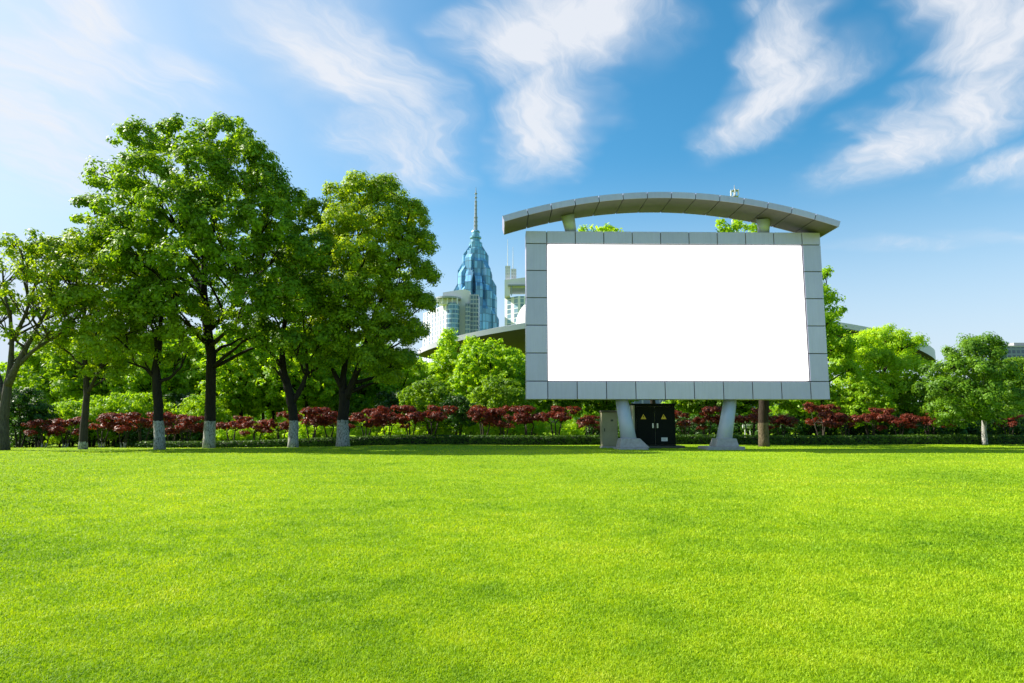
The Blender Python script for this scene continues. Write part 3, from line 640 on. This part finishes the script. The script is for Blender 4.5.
# ------------------------------------------------------------------ hedge
def hedge():
    rng = np.random.default_rng(9)
    x0, x1, y0, dp, H = -27.0, 42.0, 47.2, 0.9, 0.62
    root = empty('hedge', (0, y0, 0), 'low dark green clipped hedge running across the back of the lawn', 'hedge')
    xs = np.linspace(x0, x1, 140); prof = [(0, 0), (0.0, .5), (.06, .6), (.5, .63), (.84, .6), (.9, .5), (.9, 0)]
    V = []
    for i, x in enumerate(xs):
        zg = float(ground_h(np.array(x), np.array(y0)))
        for (a, b) in prof: V.append((x, a * .9 + .05 + .02 * math.sin(x * 3.1 + a), zg - .06 + b * .93 + (.02 * math.sin(x * 1.7) if b > .3 else 0)))
    n = len(prof); Fs = [(i * n + j, (i + 1) * n + j, (i + 1) * n + j + 1, i * n + j + 1) for i in range(len(xs) - 1) for j in range(n - 1)]
    core = link('core', np_mesh('core', V, Fs), surface('hedge_twigs', (.02, .03, .01), (.008, .012, .005), .9), root, smooth=True)
    N = 15000
    x = rng.uniform(x0, x1, N); side = rng.random(N)
    yy = np.where(side < .5, rng.normal(0, .02, N), rng.uniform(0, dp, N)); zz = np.where(side < .5, rng.uniform(.0, H, N), H + rng.normal(0, .015, N))
    zg = ground_h(x, np.full(N, y0))
    T = np.stack([x, yy, zz + zg], 1); O = np.where((side < .5)[:, None], np.array([[0, -1, .15]]), np.array([[0, 0, 1.]]))
    link('foliage', leaf_mesh('foliage', T, O, .09, 5, .095, .06, rng), LEAF['hedge'], root)
hedge()

# ------------------------------------------------------------------ billboard
panel = surface('grey_metal_panel', (.62, .58, .80), (.57, .535, .74), .38, .25, scale=.7)
seam = surface('dark_joint', (.03, .035, .04), None, .7)
nt_ = panel.node_tree; pb_ = [n for n in nt_.nodes if n.type == 'BSDF_PRINCIPLED'][0]; src_ = pb_.inputs['Base Color'].links[0].from_socket
gg_ = nd(nt_, 'ShaderNodeNewGeometry'); rv_ = ramp(nt_, [(0, (.84, .85, .87)), (1, (1.0, 1.0, 1.0))], gg_.outputs['Random Per Island'])
tcs_ = nd(nt_, 'ShaderNodeTexCoord'); mps_ = nd(nt_, 'ShaderNodeMapping'); mps_.inputs['Scale'].default_value = (5, 5, .35); L(nt_, tcs_.outputs['Object'], mps_.inputs[0])
ns_ = noise(nt_, 1.5, 6, .7, vec=mps_.outputs[0]); rs_ = ramp(nt_, [(.35, (.93, .93, .925)), (.6, (1, 1, 1))], ns_.outputs[0])
L(nt_, mixc(nt_, 1.0, mixc(nt_, 1.0, src_, rv_.outputs[0], 'MULTIPLY'), rs_.outputs[0], 'MULTIPLY'), pb_.inputs['Base Color'])
steel = surface('painted_steel', (.50, .52, .62), (.43, .46, .55), .42, .08, scale=.8)
concrete = surface('concrete', (.42, .41, .39), (.28, .27, .25), .85, 0, 5, .4, 25)
m, nt = newmat('lit_screen')
e = nd(nt, 'ShaderNodeEmission', ins={0: (1, 1, 1, 1), 1: 1.0}); o = nd(nt, 'ShaderNodeOutputMaterial'); L(nt, e.outputs[0], o.inputs[0])
screen_m = m
YB = 38.3; YAW = math.radians(1.1)
bl = P(526.3, 400.5, YB)
board = empty('billboard', (bl.x, bl.y, 0), 'huge blank white screen in grey panelled frame on two slanting legs under curved canopy', 'billboard', rz=YAW)
# local frame: x along the board, y away from the viewer
def LB(px, py, dy=0.0):
    """point on the board-local plane y=dy hit by the pixel"""
    d = ray(px, py); R = Matrix.Rotation(-YAW, 3, 'Z'); o_ = R @ (Vector((0, 0, EYE)) - Vector((bl.x, bl.y, 0))); dd = R @ d
    t = (dy - o_.y) / dd.y; q = o_ + dd * t
    return q
WX = (LB(830, 398).x + LB(819.8, 232.7).x) / 2
ZB = (LB(526, 400.5).z + LB(830, 398).z) / 2; ZT = (LB(526.6, 230.8).z + LB(819.8, 232.9).z) / 2
SX0 = (LB(546, 243.6).x + LB(548.6, 381.8).x) / 2; SX1 = (LB(802, 244.4).x + LB(810.7, 380.8).x) / 2
SZ0 = (LB(548.6, 381.8).z + LB(810.7, 380.8).z) / 2; SZ1 = (LB(546, 243.8).z + LB(802, 244.6).z) / 2
print('board', WX, ZB, ZT, SX0, SX1, SZ0, SZ1)
TH = 1.25
fr = MB(); G = .022
xg = [0, SX0] + [SX0 + (SX1 - SX0) * k / 9 for k in range(1, 9)] + [SX1, WX]
zg = [ZB, SZ0] + [SZ0 + (SZ1 - SZ0) * k / 5 for k in range(1, 5)] + [SZ1, ZT]
nxg, nzg = len(xg) - 1, len(zg) - 1
for i in range(nxg):
    for j in range(nzg):
        if 0 < i < nxg - 1 and 0 < j < nzg - 1: continue
        fr.box(xg[i] + (G if i else 0), xg[i + 1] - (G if i < nxg - 1 else 0), 0, .06, zg[j] + (G if j else 0), zg[j + 1] - (G if j < nzg - 1 else 0), .012)
# side, top and underside cladding
for j in range(nzg):
    for xx in ((-.0, .05), (WX - .05, WX)):
        fr.box(xx[0] + .001, xx[1] - .001, .075, TH, zg[j] + G, zg[j + 1] - G, .01)
for i in range(nxg):
    fr.box(max(.06, xg[i] + G), min(WX - .06, xg[i + 1] - G), .075, TH, ZT - .05, ZT - .002, .01)
    fr.box(max(.06, xg[i] + G), min(WX - .06, xg[i + 1] - G), .075, TH, ZB + .002, ZB + .05, .01)
fr.build('frame', panel, board)
cr = MB(); cr.box(.055, WX - .055, .065, TH - .02, ZB + .055, SZ0 - .03); cr.box(.055, WX - .055, .065, TH - .02, SZ1 + .03, ZT - .055)
cr.box(.055, SX0 - .03, .065, TH - .02, SZ0 - .03, SZ1 + .03); cr.box(SX1 + .03, WX - .055, .065, TH - .02, SZ0 - .03, SZ1 + .03)
cr.box(SX0 - .03, SX1 + .03, .4, TH - .02, SZ0 - .03, SZ1 + .03)
cr.build('inner_casing', seam, board)
sc_ = MB(); sc_.box(SX0 + .05, SX1 - .05, .045, .39, SZ0 + .05, SZ1 - .04); sc_.build('screen', screen_m, board)
# canopy: arc swept along x, wider than the board
cp = [(503.2, 215.6), (527, 210.6), (552.6, 204.6), (576, 199.7), (600.8, 195.8), (625, 193.7), (649.3, 192.7), (673.9, 192.0), (697.8, 192.7), (722, 194.4), (746.3, 197.6), (770.2, 202.5), (794, 208.1), (817, 214.5), (839.8, 221.1)]
FY, BY = -1.55, 1.15
top = [LB(a, b, FY) for a, b in cp]
# circle fit through ends and apex keeps it a clean arc
xa, xb = top[0].x, top[-1].x; za_, zb_ = top[0].z, top[-1].z; zm = max(t.z for t in top)
ch = xb - xa; sg = zm - (za_ + zb_) / 2; Rc = (ch * ch / 4 + sg * sg) / (2 * sg); xc = (xa + xb) / 2; zc = zm - Rc
tilt = (zb_ - za_) / ch
print('canopy', xa, xb, za_, zb_, zm)
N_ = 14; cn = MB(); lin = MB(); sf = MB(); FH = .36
def arc(f, dr=0.0):
    a0 = math.asin((ch / 2) / Rc); a = -a0 + 2 * a0 * f
    x_ = xc + (Rc + dr) * math.sin(a); return x_, zc + (Rc + dr) * math.cos(a) + tilt * (x_ - xc)
for k in range(N_):
    e0 = .0011; f0 = k / N_ + (e0 if k else 0); f1 = (k + 1) / N_ - (e0 if k < N_ - 1 else 0); S = 3
    for s in range(S):
        ga, gb = f0 + (f1 - f0) * s / S, f0 + (f1 - f0) * (s + 1) / S
        (ax0, az0), (ax1, az1) = arc(ga), arc(gb); (bx0, bz0), (bx1, bz1) = arc(ga, -FH), arc(gb, -FH)
        # fascia band
        cn.hexa([(bx0, FY, bz0), (bx1, FY, bz1), (bx1, FY + .05, bz1), (bx0, FY + .05, bz0), (ax0, FY, az0), (ax1, FY, az1), (ax1, FY + .05, az1), (ax0, FY + .05, az0)])
        # soffit and top skins
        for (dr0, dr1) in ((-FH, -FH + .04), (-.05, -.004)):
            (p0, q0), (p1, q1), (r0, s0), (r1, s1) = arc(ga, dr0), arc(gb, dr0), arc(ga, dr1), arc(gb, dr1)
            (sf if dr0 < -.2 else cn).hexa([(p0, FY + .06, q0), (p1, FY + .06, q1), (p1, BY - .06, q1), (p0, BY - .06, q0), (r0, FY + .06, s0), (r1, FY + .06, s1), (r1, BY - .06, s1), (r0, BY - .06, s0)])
        cn.hexa([(bx0, BY - .05, bz0), (bx1, BY - .05, bz1), (bx1, BY, bz1), (bx0, BY, bz0), (ax0, BY - .05, az0), (ax1, BY - .05, az1), (ax1, BY, az1), (ax0, BY, az0)])
        (p0, q0), (p1, q1), (r0, s0), (r1, s1) = arc(ga, -FH + .045), arc(gb, -FH + .045), arc(ga, -.055), arc(gb, -.055)
        lin.hexa([(p0, FY + .055, q0), (p1, FY + .055, q1), (p1, BY - .055, q1), (p0, BY - .055, q0), (r0, FY + .055, s0), (r1, FY + .055, s1), (r1, BY - .055, s1), (r0, BY - .055, s0)])
for f, sg_ in ((0, -1), (1, 1)):
    (ax0, az0), (bx0, bz0) = arc(f), arc(f, -FH)
    cn.hexa([(bx0, FY, bz0), (bx0 + sg_ * .05, FY, bz0), (bx0 + sg_ * .05, BY, bz0), (bx0, BY, bz0), (ax0, FY, az0), (ax0 + sg_ * .05, FY, az0), (ax0 + sg_ * .05, BY, az0), (ax0, BY, az0)])
bmesh.ops.remove_doubles(cn.bm, verts=cn.bm.verts, dist=1e-5)
can = cn.build('canopy', panel, board); lin.build('lining', seam, can)
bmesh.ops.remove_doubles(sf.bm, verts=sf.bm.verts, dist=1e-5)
sf.build('soffit', surface('panel_metal_shaded', (.15, .13, .11), (.12, .105, .09), .5, .2, 1.0), can)  # same metal as the canopy, its underside shade put into a darker colour
# struts between board and canopy
for (a, b) in (((571.5, 232), (567.5, 214)), ((763.5, 233.5), (763.0, 213))):
    s = MB(); p0 = LB(a[0], a[1], .55); p1 = LB(b[0], b[1], .3); p0.z = ZT - .03
    f = (p1.x - xa) / ch; p1.z = arc(f, -FH)[1] + .03
    s.tube([p0, p1], [.34, .42], 20, squash=.8); s.build('strut', steel, board, smooth=True)
# legs with concrete plinths (legs also lean forward to the ground)
for (a, b, pl0, sl) in (((621.5, 398.5), (628.8, 440), (614.8, 648.6), (612.5, 648.5)), ((730.5, 398.5), (724.0, 440), (710.5, 737.5), (701.5, 745))):
    p0 = LB(a[0], a[1], .75); p1 = LB(b[0], b[1], .1); p0.z = ZB + .05
    lg = MB(); q = p0.lerp(p1, 1.1); lg.tube([p0, p0.lerp(p1, .5), q], [.37, .41, .47], 28); o = lg.build('leg', steel, board, smooth=True)
    pb = MB()
    x0, x1 = LB(pl0[0] + 4, 445, -.3).x, LB(pl0[1], 445, -.3).x; zt = LB(600, 438.5, -.3).z
    cx_ = p1.x; zs = .17 if sl[0] > 690 else .10
    pb.hexa([(x0, -.60, zs), (x1, -.60, zs), (x1, .75, zs), (x0, .75, zs), (cx_ - .56, -.42, zt), (cx_ + .56, -.42, zt), (cx_ + .56, .55, zt), (cx_ - .56, .55, zt)])
    s0, s1 = LB(sl[0] + 6, 448, -.9).x, LB(sl[1], 448, -.9).x
    pb.box(s0, s1, -.95, .95, -.15, zs - .002, .02)
    bmesh.ops.bevel(pb.bm, geom=[e_ for e_ in pb.bm.edges], offset=.02, segments=1, affect='EDGES')
    pb.build('plinth', concrete, o)

# ------------------------------------------------------------------ cabinets
YC = 40.2
blk = surface('black_green_enamel', (.006, .009, .007), (.004, .006, .005), .6, 0, 2, spec=.1)
cream = surface('cream_enamel', (.50, .47, .36), (.42, .40, .30), .5, 0, 2)
yel = surface('yellow_sign', (.80, .52, .02), (.7, .45, .02), .5)
whi = surface('white_label', (.75, .75, .75), (.68, .68, .68), .5)
c0, c1 = P(635.6, 444.5, YC), P(674.6, 403.5, YC)
W_, H_ = c1.x - c0.x, c1.z; DP = 1.5
cab = empty('electrical_cabinet', (c0.x, YC, 0), 'black double door electrical cabinet with two yellow warning triangles behind the left leg', 'cabinet')
b_ = MB(); b_.box(-.14, W_, .06, DP, .14, H_ - .1); b_.build('body', cream, cab)
b_ = MB(); b_.box(-.17, W_ + .06, -.02, DP + .05, H_ - .098, H_, .02); b_.build('roof', blk, cab)
b_ = MB(); b_.box(-.04, W_ + .55, -.02, DP + .1, -.1, .138, .02); b_.build('base', surface('weathered_base', (.10, .10, .07), (.05, .05, .04), .8), cab)
b_ = MB(); b_.box(.0, .09, .012, .058, .142, H_ - .102); b_.box(W_ - .09, W_, .012, .058, .142, H_ - .102); b_.box(.092, W_ - .092, .012, .058, H_ - .19, H_ - .102); b_.box(.092, W_ - .092, .012, .058, .142, .2)
b_.build('front_frame', blk, cab)
for s in (0, 1):
    xa_, xb2 = (.10, W_ / 2 - .012) if s == 0 else (W_ / 2 + .012, W_ - .10)
    b_ = MB(); b_.box(xa_, xb2, .0, .05, .21, H_ - .2, .012); d = b_.build('door', blk, cab)
    hx = W_ / 2 + (-.14 if s == 0 else .14) + 0.0
    b_ = MB(); b_.box(hx - .045, hx + .045, -.012, -.002, 1.22, 1.50, .004); b_.box(hx - .018, hx + .018, -.05, -.014, 1.27, 1.45, .01); b_.build('handle', surface('brushed_steel', (.62, .63, .64), None, .3, .6), d)
    tx = (.52 if s == 0 else W_ - .70); tz = 1.76; h = .31
    b_ = MB(); b_.prism([(tx - h * .55, tz), (tx + h * .55, tz), (tx, tz + h)], -.008, -.002); sg_ = b_.build('warning_sign', yel, d)
    k = MB(); k.prism([(tx + .03, tz + .26), (tx - .045, tz + .15), (tx - .005, tz + .15), (tx - .035, tz + .045), (tx + .05, tz + .175), (tx + .01, tz + .175)], -.012, -.0095); k.build('lightning_bolt', blk, sg_)
    if s:
        b_ = MB(); b_.box(W_ - .88, W_ - .50, -.01, -.002, .42, .64); lb_ = b_.build('white_plate', whi, d)
        k = MB()
        for r in range(3): k.box(W_ - .84, W_ - .56 - .05 * (r % 2), -.0125, -.0115, .47 + r * .05, .485 + r * .05)
        k.build('fine_print', surface('print_grey', (.25, .25, .27), None, .6), lb_)
b_ = MB()
for r in range(7): b_.box(-.16, -.141, .4, 1.1, 1.8 + r * .06, 1.83 + r * .06)
b_.build('side_vent', cream, cab)

Y2 = 40.5
c0, c1 = P(602.5, 445, Y2), P(617.3, 410.5, Y2); W2, H2 = c1.x - c0.x, c1.z
bx_ = empty('utility_box', (c0.x, Y2, 0), 'narrow beige steel utility box left of the left support leg', 'utility box')
bei = surface('beige_enamel', (.36, .33, .21), (.27, .25, .16), .55, 0, 1.5)
b_ = MB(); b_.box(0, W2, .0, 1.0, .1, H2 - .12, .01); b_.build('body', bei, bx_)
b_ = MB(); b_.box(-.04, W2 + .04, -.05, 1.05, H2 - .118, H2, .02); b_.build('roof', surface('brown_lid', (.12, .10, .07), None, .6), bx_)
b_ = MB(); b_.box(-.05, W2 + .05, -.06, 1.08, -.1, .098, .01); b_.build('base', concrete, bx_)
b_ = MB(); b_.box(.06, W2 - .05, -.03, -.003, .16, H2 - .18, .01); d = b_.build('door', bei, bx_)
b_ = MB(); b_.box(W2 * .55, W2 * .55 + .16, -.04, -.033, 1.62, 1.74, .002); b_.build('nameplate', surface('dark_plate', (.06, .06, .05), None, .5), d)
b_ = MB(); b_.box(.12, .16, -.06, -.033, 1.0, 1.2, .005); b_.build('handle', blk, d)

# ------------------------------------------------------------------ far buildings
glass_blue = facade('tower_glass', (.10, .20, .32), (.17, .38, .60), 3.2, 8.5, .86, .90, .14, .4, metal=.1, var=.45)
glass_dark = facade('dark_curtain_wall', (.34, .37, .42), (.08, .14, .20), 2.4, 3.6, .8, .72, .1, .5)
white_fac = facade('white_office_facade', (.74, .75, .78), (.16, .22, .34), 5.0, 3.8, .42, .90, .15, .6)
white_wall = surface('white_cladding', (.72, .70, .70), (.62, .60, .61), .6, 0, .05)
apt_fac = facade('apartment_facade', (.66, .66, .66), (.10, .13, .18), 3.2, 3.1, .45, .5, .2, .7)

def W(px, py, Y, o): q = P(px, py, Y); return q.x - o.x, q.z - o.z
# skyscraper with spire
YT = 700; k_ = YT / F
b0 = P(475.5, 250, YT); tw = empty('skyscraper', (b0.x, YT, 0), 'tall blue glass skyscraper with stepped crown and needle spire left of the screen', 'skyscraper')
def col(cx, cy, w, ztop, slant, rot=0.0, mb=None):
    """one glass bay with a slanting top; all in metres relative to tower axis"""
    h = w / 2; pts = []
    for (a, b) in ((-h, -h), (h, -h), (h, h), (-h, h)):
        pts.append((cx + a * math.cos(rot) - b * math.sin(rot), cy + a * math.sin(rot) + b * math.cos(rot)))
    # higher towards the axis
    ds = [math.hypot(*p) for p in pts]; mn, mx = min(ds), max(ds)
    mb.hexa([(x, y, 0) for x, y in pts] + [(x, y, ztop + slant * (1 - (d - mn) / (mx - mn + 1e-6))) for (x, y), d in zip(pts, ds)])
def zpx(py): return P(478, py, YT).z
mb = MB()
tiers = [(0.0, 17, 252, 1), (10.0, 12, 262, 8), (15.0, 11, 277, 10), (19.5, 11, 292, 12), (22.0, 10, 314, 12)]
mb.tube([(0, 0, 0), (0, 0, zpx(252))], [13, 12], 8, ph=PI / 8)
for ti, (r, w_, py, n) in enumerate(tiers[1:]):
    for i in range(n):
        a = 2 * PI * (i + .5 * (ti % 2)) / n + .25
        rr = r * (1 + .02 * ((i * 7) % 3))
        col(rr * math.cos(a), rr * math.sin(a), w_ * .66, zpx(py + ((i * 5) % 4) * 4 - 6), 12, a, mb)
mb.build('glass_shaft', glass_blue, tw)
mb = MB()
z = zpx
prof = [(zpx(254), 9.5), (zpx(250), 9.3), (zpx(249), 7.6), (zpx(243), 7.4), (zpx(242.5), 5.2), (zpx(239), 4.8), (zpx(238.5), 6.4), (zpx(237), 6.4), (zpx(236.5), 4.2), (zpx(233), 4.2), (zpx(232.5), 4.9), (zpx(231), 4.2), (zpx(230.5), 2.6)]
mb.tube([(0, 0, a) for a, b in prof], [b for a, b in prof], 12); mb.build('crown', facade('crown_glass', (.16, .30, .38), (.20, .46, .58), 2.5, 3.5, .7, .8, .12, .3, metal=.3), tw)
mb = MB(); sp = [(231, 2.1), (216, 1.7), (215.9, 1.45), (201, 1.2), (200.9, .8), (192, .6), (187, .12)]
mb.tube([(0, 0, zpx(a)) for a, b in sp], [b for a, b in sp], 8)
for a in range(194, 230, 4): mb.tube([(0, 0, zpx(a)), (0, 0, zpx(a - .6))], 2.3 if a > 215 else 1.6, 8)
mb.build('spire', surface('spire_grey', (.30, .33, .38), (.2, .23, .28), .5), tw)

# white office block left of it
YO = 520; b0 = P(448, 425, YO); of = empty('office_building', (b0.x, YO, 0), 'white office block with rounded glass bay left of the blue skyscraper', 'office building')
def X_(px): return (px - 448) / F * YO
def Z_(py, Y=YO): return P(448, py, Y).z
mb = MB(); mb.prism([(X_(414), 44), (X_(446), 0), (X_(446), 44)], 0, Z_(304), 'z'); mb.build('window_wing', white_fac, of)
mb = MB(); mb.tube([(X_(451.5), 3, 0), (X_(451.5), 3, Z_(303))], (X_(458) - X_(445)) / 2, 24); mb.build('glass_bay', facade('bay_glass', (.30, .42, .50), (.10, .22, .33), 2.5, 3.8, .9, .72, .1, .4, metal=.2), of)
mb = MB(); mb.prism([(X_(440), 0), (X_(468), 0), (X_(468), Z_(289)), (X_(462), Z_(287)), (X_(440), Z_(290.5))], 8, 30); mb.build('core_tower', white_wall, of)
mb = MB()
for i in range(11):
    a0, a1 = PI * i / 11, PI * (i + 1) / 11
mb.tube([(X_(446), 6, Z_(298.5)), (X_(446), 6, Z_(296.8))], (X_(459) - X_(433)) / 2, 32); mb.build('roof_canopy', surface('grey_canopy', (.32, .35, .40), None, .5), of)
mb = MB()
for px in (436, 441, 446, 451, 456): mb.tube([(X_(px), -1.5, Z_(304)), (X_(px), -1.5, Z_(298))], .55, 8)
mb.box(X_(436), X_(456), 1, 8, Z_(304), Z_(298.6)); mb.build('roof_columns', white_wall, of)
mb = MB(); mb.box(X_(468) + .2, X_(477), 6, 28, 0, Z_(293)); mb.box(X_(464), X_(469), 2, 7.5, 0, Z_(303)); mb.build('glass_wing', glass_dark, of)

# office block right
b0 = P(514, 425, YO); ob = empty('office_building', (b0.x, YO, 0), 'pale office block with twin rooftop shafts and antennas just left of the screen frame', 'office building')
def X2(px): return (px - 514) / F * YO
mb = MB(); mb.prism([(X2(504.5), 10), (X2(518), 0), (X2(545), 0), (X2(545), 35), (X2(504.5), 35)], 0, Z_(296), 'z'); mb.build('window_wing', facade('office_strip', (.72, .71, .72), (.20, .32, .42), 5.2, 4.0, .55, .86, .15, .6), ob)
mb = MB(); mb.prism([(X2(504.5), Z_(295.9)), (X2(510), Z_(295.9)), (X2(510), Z_(287)), (X2(534), Z_(287)), (X2(534), Z_(277)), (X2(524), Z_(277.5)), (X2(504.5), Z_(280))], 0, 30); mb.build('top_block', white_wall, ob)
mb = MB(); mb.box(X2(508), X2(530), -3, 0, Z_(286.5), Z_(285.2)); mb.box(X2(511), X2(512), -2.2, -.8, Z_(295.9), Z_(286.6)); mb.build('roof_canopy', surface('grey_canopy2', (.3, .32, .36), None, .5), ob)
mb = MB(); mb.box(X2(505), X2(510.3), 6, 12, Z_(281), Z_(264)); mb.box(X2(511), X2(516.5), 6, 12, Z_(280), Z_(267)); mb.build('rooftop_shafts', facade('shaft_slots', (.62, .60, .62), (.40, .42, .46), 1.5, 2.6, .6, .4, .5, .6), ob)
for px, a, b in ((507.5, 264.2, 236), (513, 267.2, 244)):
    mb = MB(); mb.tube([(X2(px), 9, Z_(a)), (X2(px), 9, Z_(b))], [.28, .12], 6); mb.build('antenna', white_wall, ob)
# pale dome in front of it
YD = 330; q = P(536, 425, YD); dm = empty('domed_building', (q.x, YD, 0), 'white domed roof half hidden by the left edge of the screen frame', 'building')
R_ = 20 / F * YD; zz = P(527, 326, YD).z
mb = MB(); pr = [(R_, 0), (R_, zz)] + [(R_ * math.cos(a), zz + R_ * 1.3 * math.sin(a)) for a in [PI / 2 * i / 10 for i in range(1, 10)]] + [(.05, zz + R_ * 1.3)]
mb.tube([(0, 0, b) for a, b in pr], [a for a, b in pr], 32); mb.build('dome', white_wall, dm, smooth=True)

# slab blocks at the edges
def block(name, label, pxa, pxb, pyt, Y, mat, dp=16, roof=True):
    a, b = P(pxa, 425, Y), P(pxb, 425, Y); zt = P((pxa + pxb) / 2, pyt, Y).z
    r = empty(name, ((a.x + b.x) / 2, Y, 0), label, 'building'); w_ = (b.x - a.x) / 2
    mb = MB(); mb.box(-w_, w_, 0, dp, 0, zt); mb.build('wall', mat, r)
    mb = MB(); mb.box(-w_ - .3, w_ + .3, -.3, dp + .3, zt + .003, zt + .9); mb.box(-w_ * .3, w_ * .2, 3, 8, zt + .91, zt + 3.2); mb.build('roof', surface('flat_roof', (.4, .4, .42), None, .8), r)
    return r
block('office_slab', 'dark blue grey slab block at the right edge beyond the trees', 1007, 1060, 347, 420, facade('slab_blue', (.16, .20, .28), (.05, .08, .15), 3.0, 3.4, .7, .62, .12, .5), 25)
block('apartment_building', 'white apartment block seen between the limbs at the far left edge', 6, 24, 388, 260, apt_fac)
block('apartment_building', 'low pale apartment block to the right of the bare-limbed tree', 27, 46, 408, 300, apt_fac)
block('apartment_building', 'bluish apartment block glimpsed left of the yellowish tree trunk', 62, 86, 386, 320, facade('apartment_blue', (.30, .36, .48), (.08, .12, .2), 3.2, 3.1, .5, .5, .2, .7))

# theatre with a shell roof
YH = 170; q = P(676, 425, YH + 25); th = empty('theatre', (q.x, YH + 25, 0), 'wide theatre with a curved grey shell roof showing on both sides of the screen', 'theatre')
A_ = 257 / F * (YH + 25); B_ = 26.0; zl = P(420, 352, YH + 20).z; zr = P(932, 356, YH + 20).z
nr, na = 14, 96; Vt = []; Fq = []
def rim(x): f = x / A_; return (zl + (zr - zl) * (f + 1) / 2) + 8.2 * max(0, 1 - f * f) ** 0.9
for side in (1, -1):
    for i in range(nr + 1):
        r = i / nr
        for j in range(na):
            a = 2 * PI * j / na; x = A_ * r * math.cos(a); y = B_ * r * math.sin(a)
            bul = math.sqrt(max(0, 1 - r * r)); zz = rim(x * .999) * 1.0
            Vt.append((x, y, zz + (1.2 * bul + .75 if side > 0 else -(6.5 * bul) - .75 - 1.5 * float(sstep(.55, 1.0, x / A_)))))
n1 = (nr + 1) * na
for sd_ in (0, 1):
    for i in range(nr):
        for j in range(na):
            a = sd_ * n1 + i * na + j; b = sd_ * n1 + i * na + (j + 1) % na; c = b + na; d = a + na
            Fq.append((a, b, c, d) if sd_ == 0 else (d, c, b, a))
top_f = [f for f in Fq[:nr * na]]; bot_f = [tuple(v - n1 for v in f) for f in Fq[nr * na:]]
link('roof', np_mesh('roof', Vt[:n1], top_f), surface('shell_roof_grey', (.50, .50, .56), (.44, .44, .50), .4, .3, .05), th, smooth=True)
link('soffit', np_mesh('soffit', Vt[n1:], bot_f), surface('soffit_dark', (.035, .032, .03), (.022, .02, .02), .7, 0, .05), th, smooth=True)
rb = [(nr * na + j, nr * na + (j + 1) % na, n1 + nr * na + (j + 1) % na, n1 + nr * na + j) for j in range(na)]
vv = [Vt[nr * na + j] for j in range(na)] + [Vt[n1 + nr * na + j] for j in range(na)]
fb = [(j, (j + 1) % na, na + (j + 1) % na, na + j) for j in range(na)]
link('fascia', np_mesh('fascia', vv, fb), surface('fascia_grey', (.55, .54, .62), (.48, .47, .55), .4, 0, .1), th)
mb = MB(); mb.tube([(0, 0, 0), (0, 0, zl + 3)], [A_ * .55, A_ * .55], 48, squash=B_ / A_ * .9); mb.build('glass_wall', glass_dark, th)

# telecom mast behind the canopy
YM = 240; q = P(735, 200, YM); ms = empty('telecom_mast', (q.x, YM, 0), 'telecom mast with white panel antennas rising behind the canopy', 'mast')
zt = P(735, 187, YM).z; mb = MB(); mb.tube([(0, 0, 0), (0, 0, zt - 2), (0, 0, zt + .8)], [.7, .32, .06], 10)
for py in (191, 197, 220, 226): zz = P(735, py, YM).z; mb.tube([(0, 0, zz), (0, 0, zz + .12)], [1.35, 1.35], 16)
mb.build('pole', surface('galvanised', (.35, .37, .40), None, .5, .4), ms)
for py in (193, 222):
    zz = P(735, py, YM).z
    for k in range(6):
        a = k * PI / 3 + .3; mb = MB(); cxx, cyy = 1.5 * math.cos(a), 1.5 * math.sin(a); mb.box(cxx - .2, cxx + .2, cyy - .12, cyy + .12, zz - 1.1, zz + 1.1, .03); mb.build('panel_antenna', whi, ms)

# small white stand under the trees and pale boulders
q = P(748, 440, 56); st = empty('sign_stand', (q.x, 56, 0), 'small white stand with broad top among the trees right of the right leg', 'stand')
mb = MB(); mb.box(-.42, .42, -.05, .05, 1.12, 1.42, .02); mb.build('board', whi, st)
for xx in (-.22, .22):
    mb = MB(); mb.tube([(xx, 0, -.1), (xx, 0, 1.1)], .045, 8); mb.build('leg', whi, st)
def boulder(px, Y, r, label, seed):
    rg = random.Random(seed); bm = bmesh.new(); bmesh.ops.create_icosphere(bm, subdivisions=3, radius=r)
    ph = [rg.uniform(0, 6) for _ in range(3)]
    for v in bm.verts:
        n = v.co.normalized(); v.co *= 1 + .13 * math.sin(n.x * 4 + ph[0]) * math.sin(n.y * 3 + ph[1]) + .09 * math.sin(n.z * 6 + ph[2]); v.co.z *= .75
    me = bpy.data.meshes.new('boulder'); bm.to_mesh(me); bm.free()
    o = link('boulder', me, surface('pale_stone', (.5, .47, .38), (.3, .28, .22), .85, 0, 3, .5, 10), smooth=True)
    q = P(px, 440, Y); o.location = (q.x, Y, float(ground_h(np.array(q.x), np.array(float(Y)))) + r * .4); tag(o, label, 'boulder', None)
boulder(996, 50.5, .42, 'pale rounded stone behind the hedge at the foot of the right tree', 1)
boulder(1006, 51.5, .3, 'smaller pale stone right of the rounded one behind the hedge', 2)

# ------------------------------------------------------------------ view
SC.view_settings.view_transform = 'Standard'; SC.view_settings.look = 'None'
SC.view_settings.gamma = 1; SC.view_settings.exposure = 1.0
SC.cycles.max_bounces = 6; SC.cycles.diffuse_bounces = 3; SC.cycles.transmission_bounces = 3; SC.cycles.glossy_bounces = 2
SC.cycles.use_denoising = True
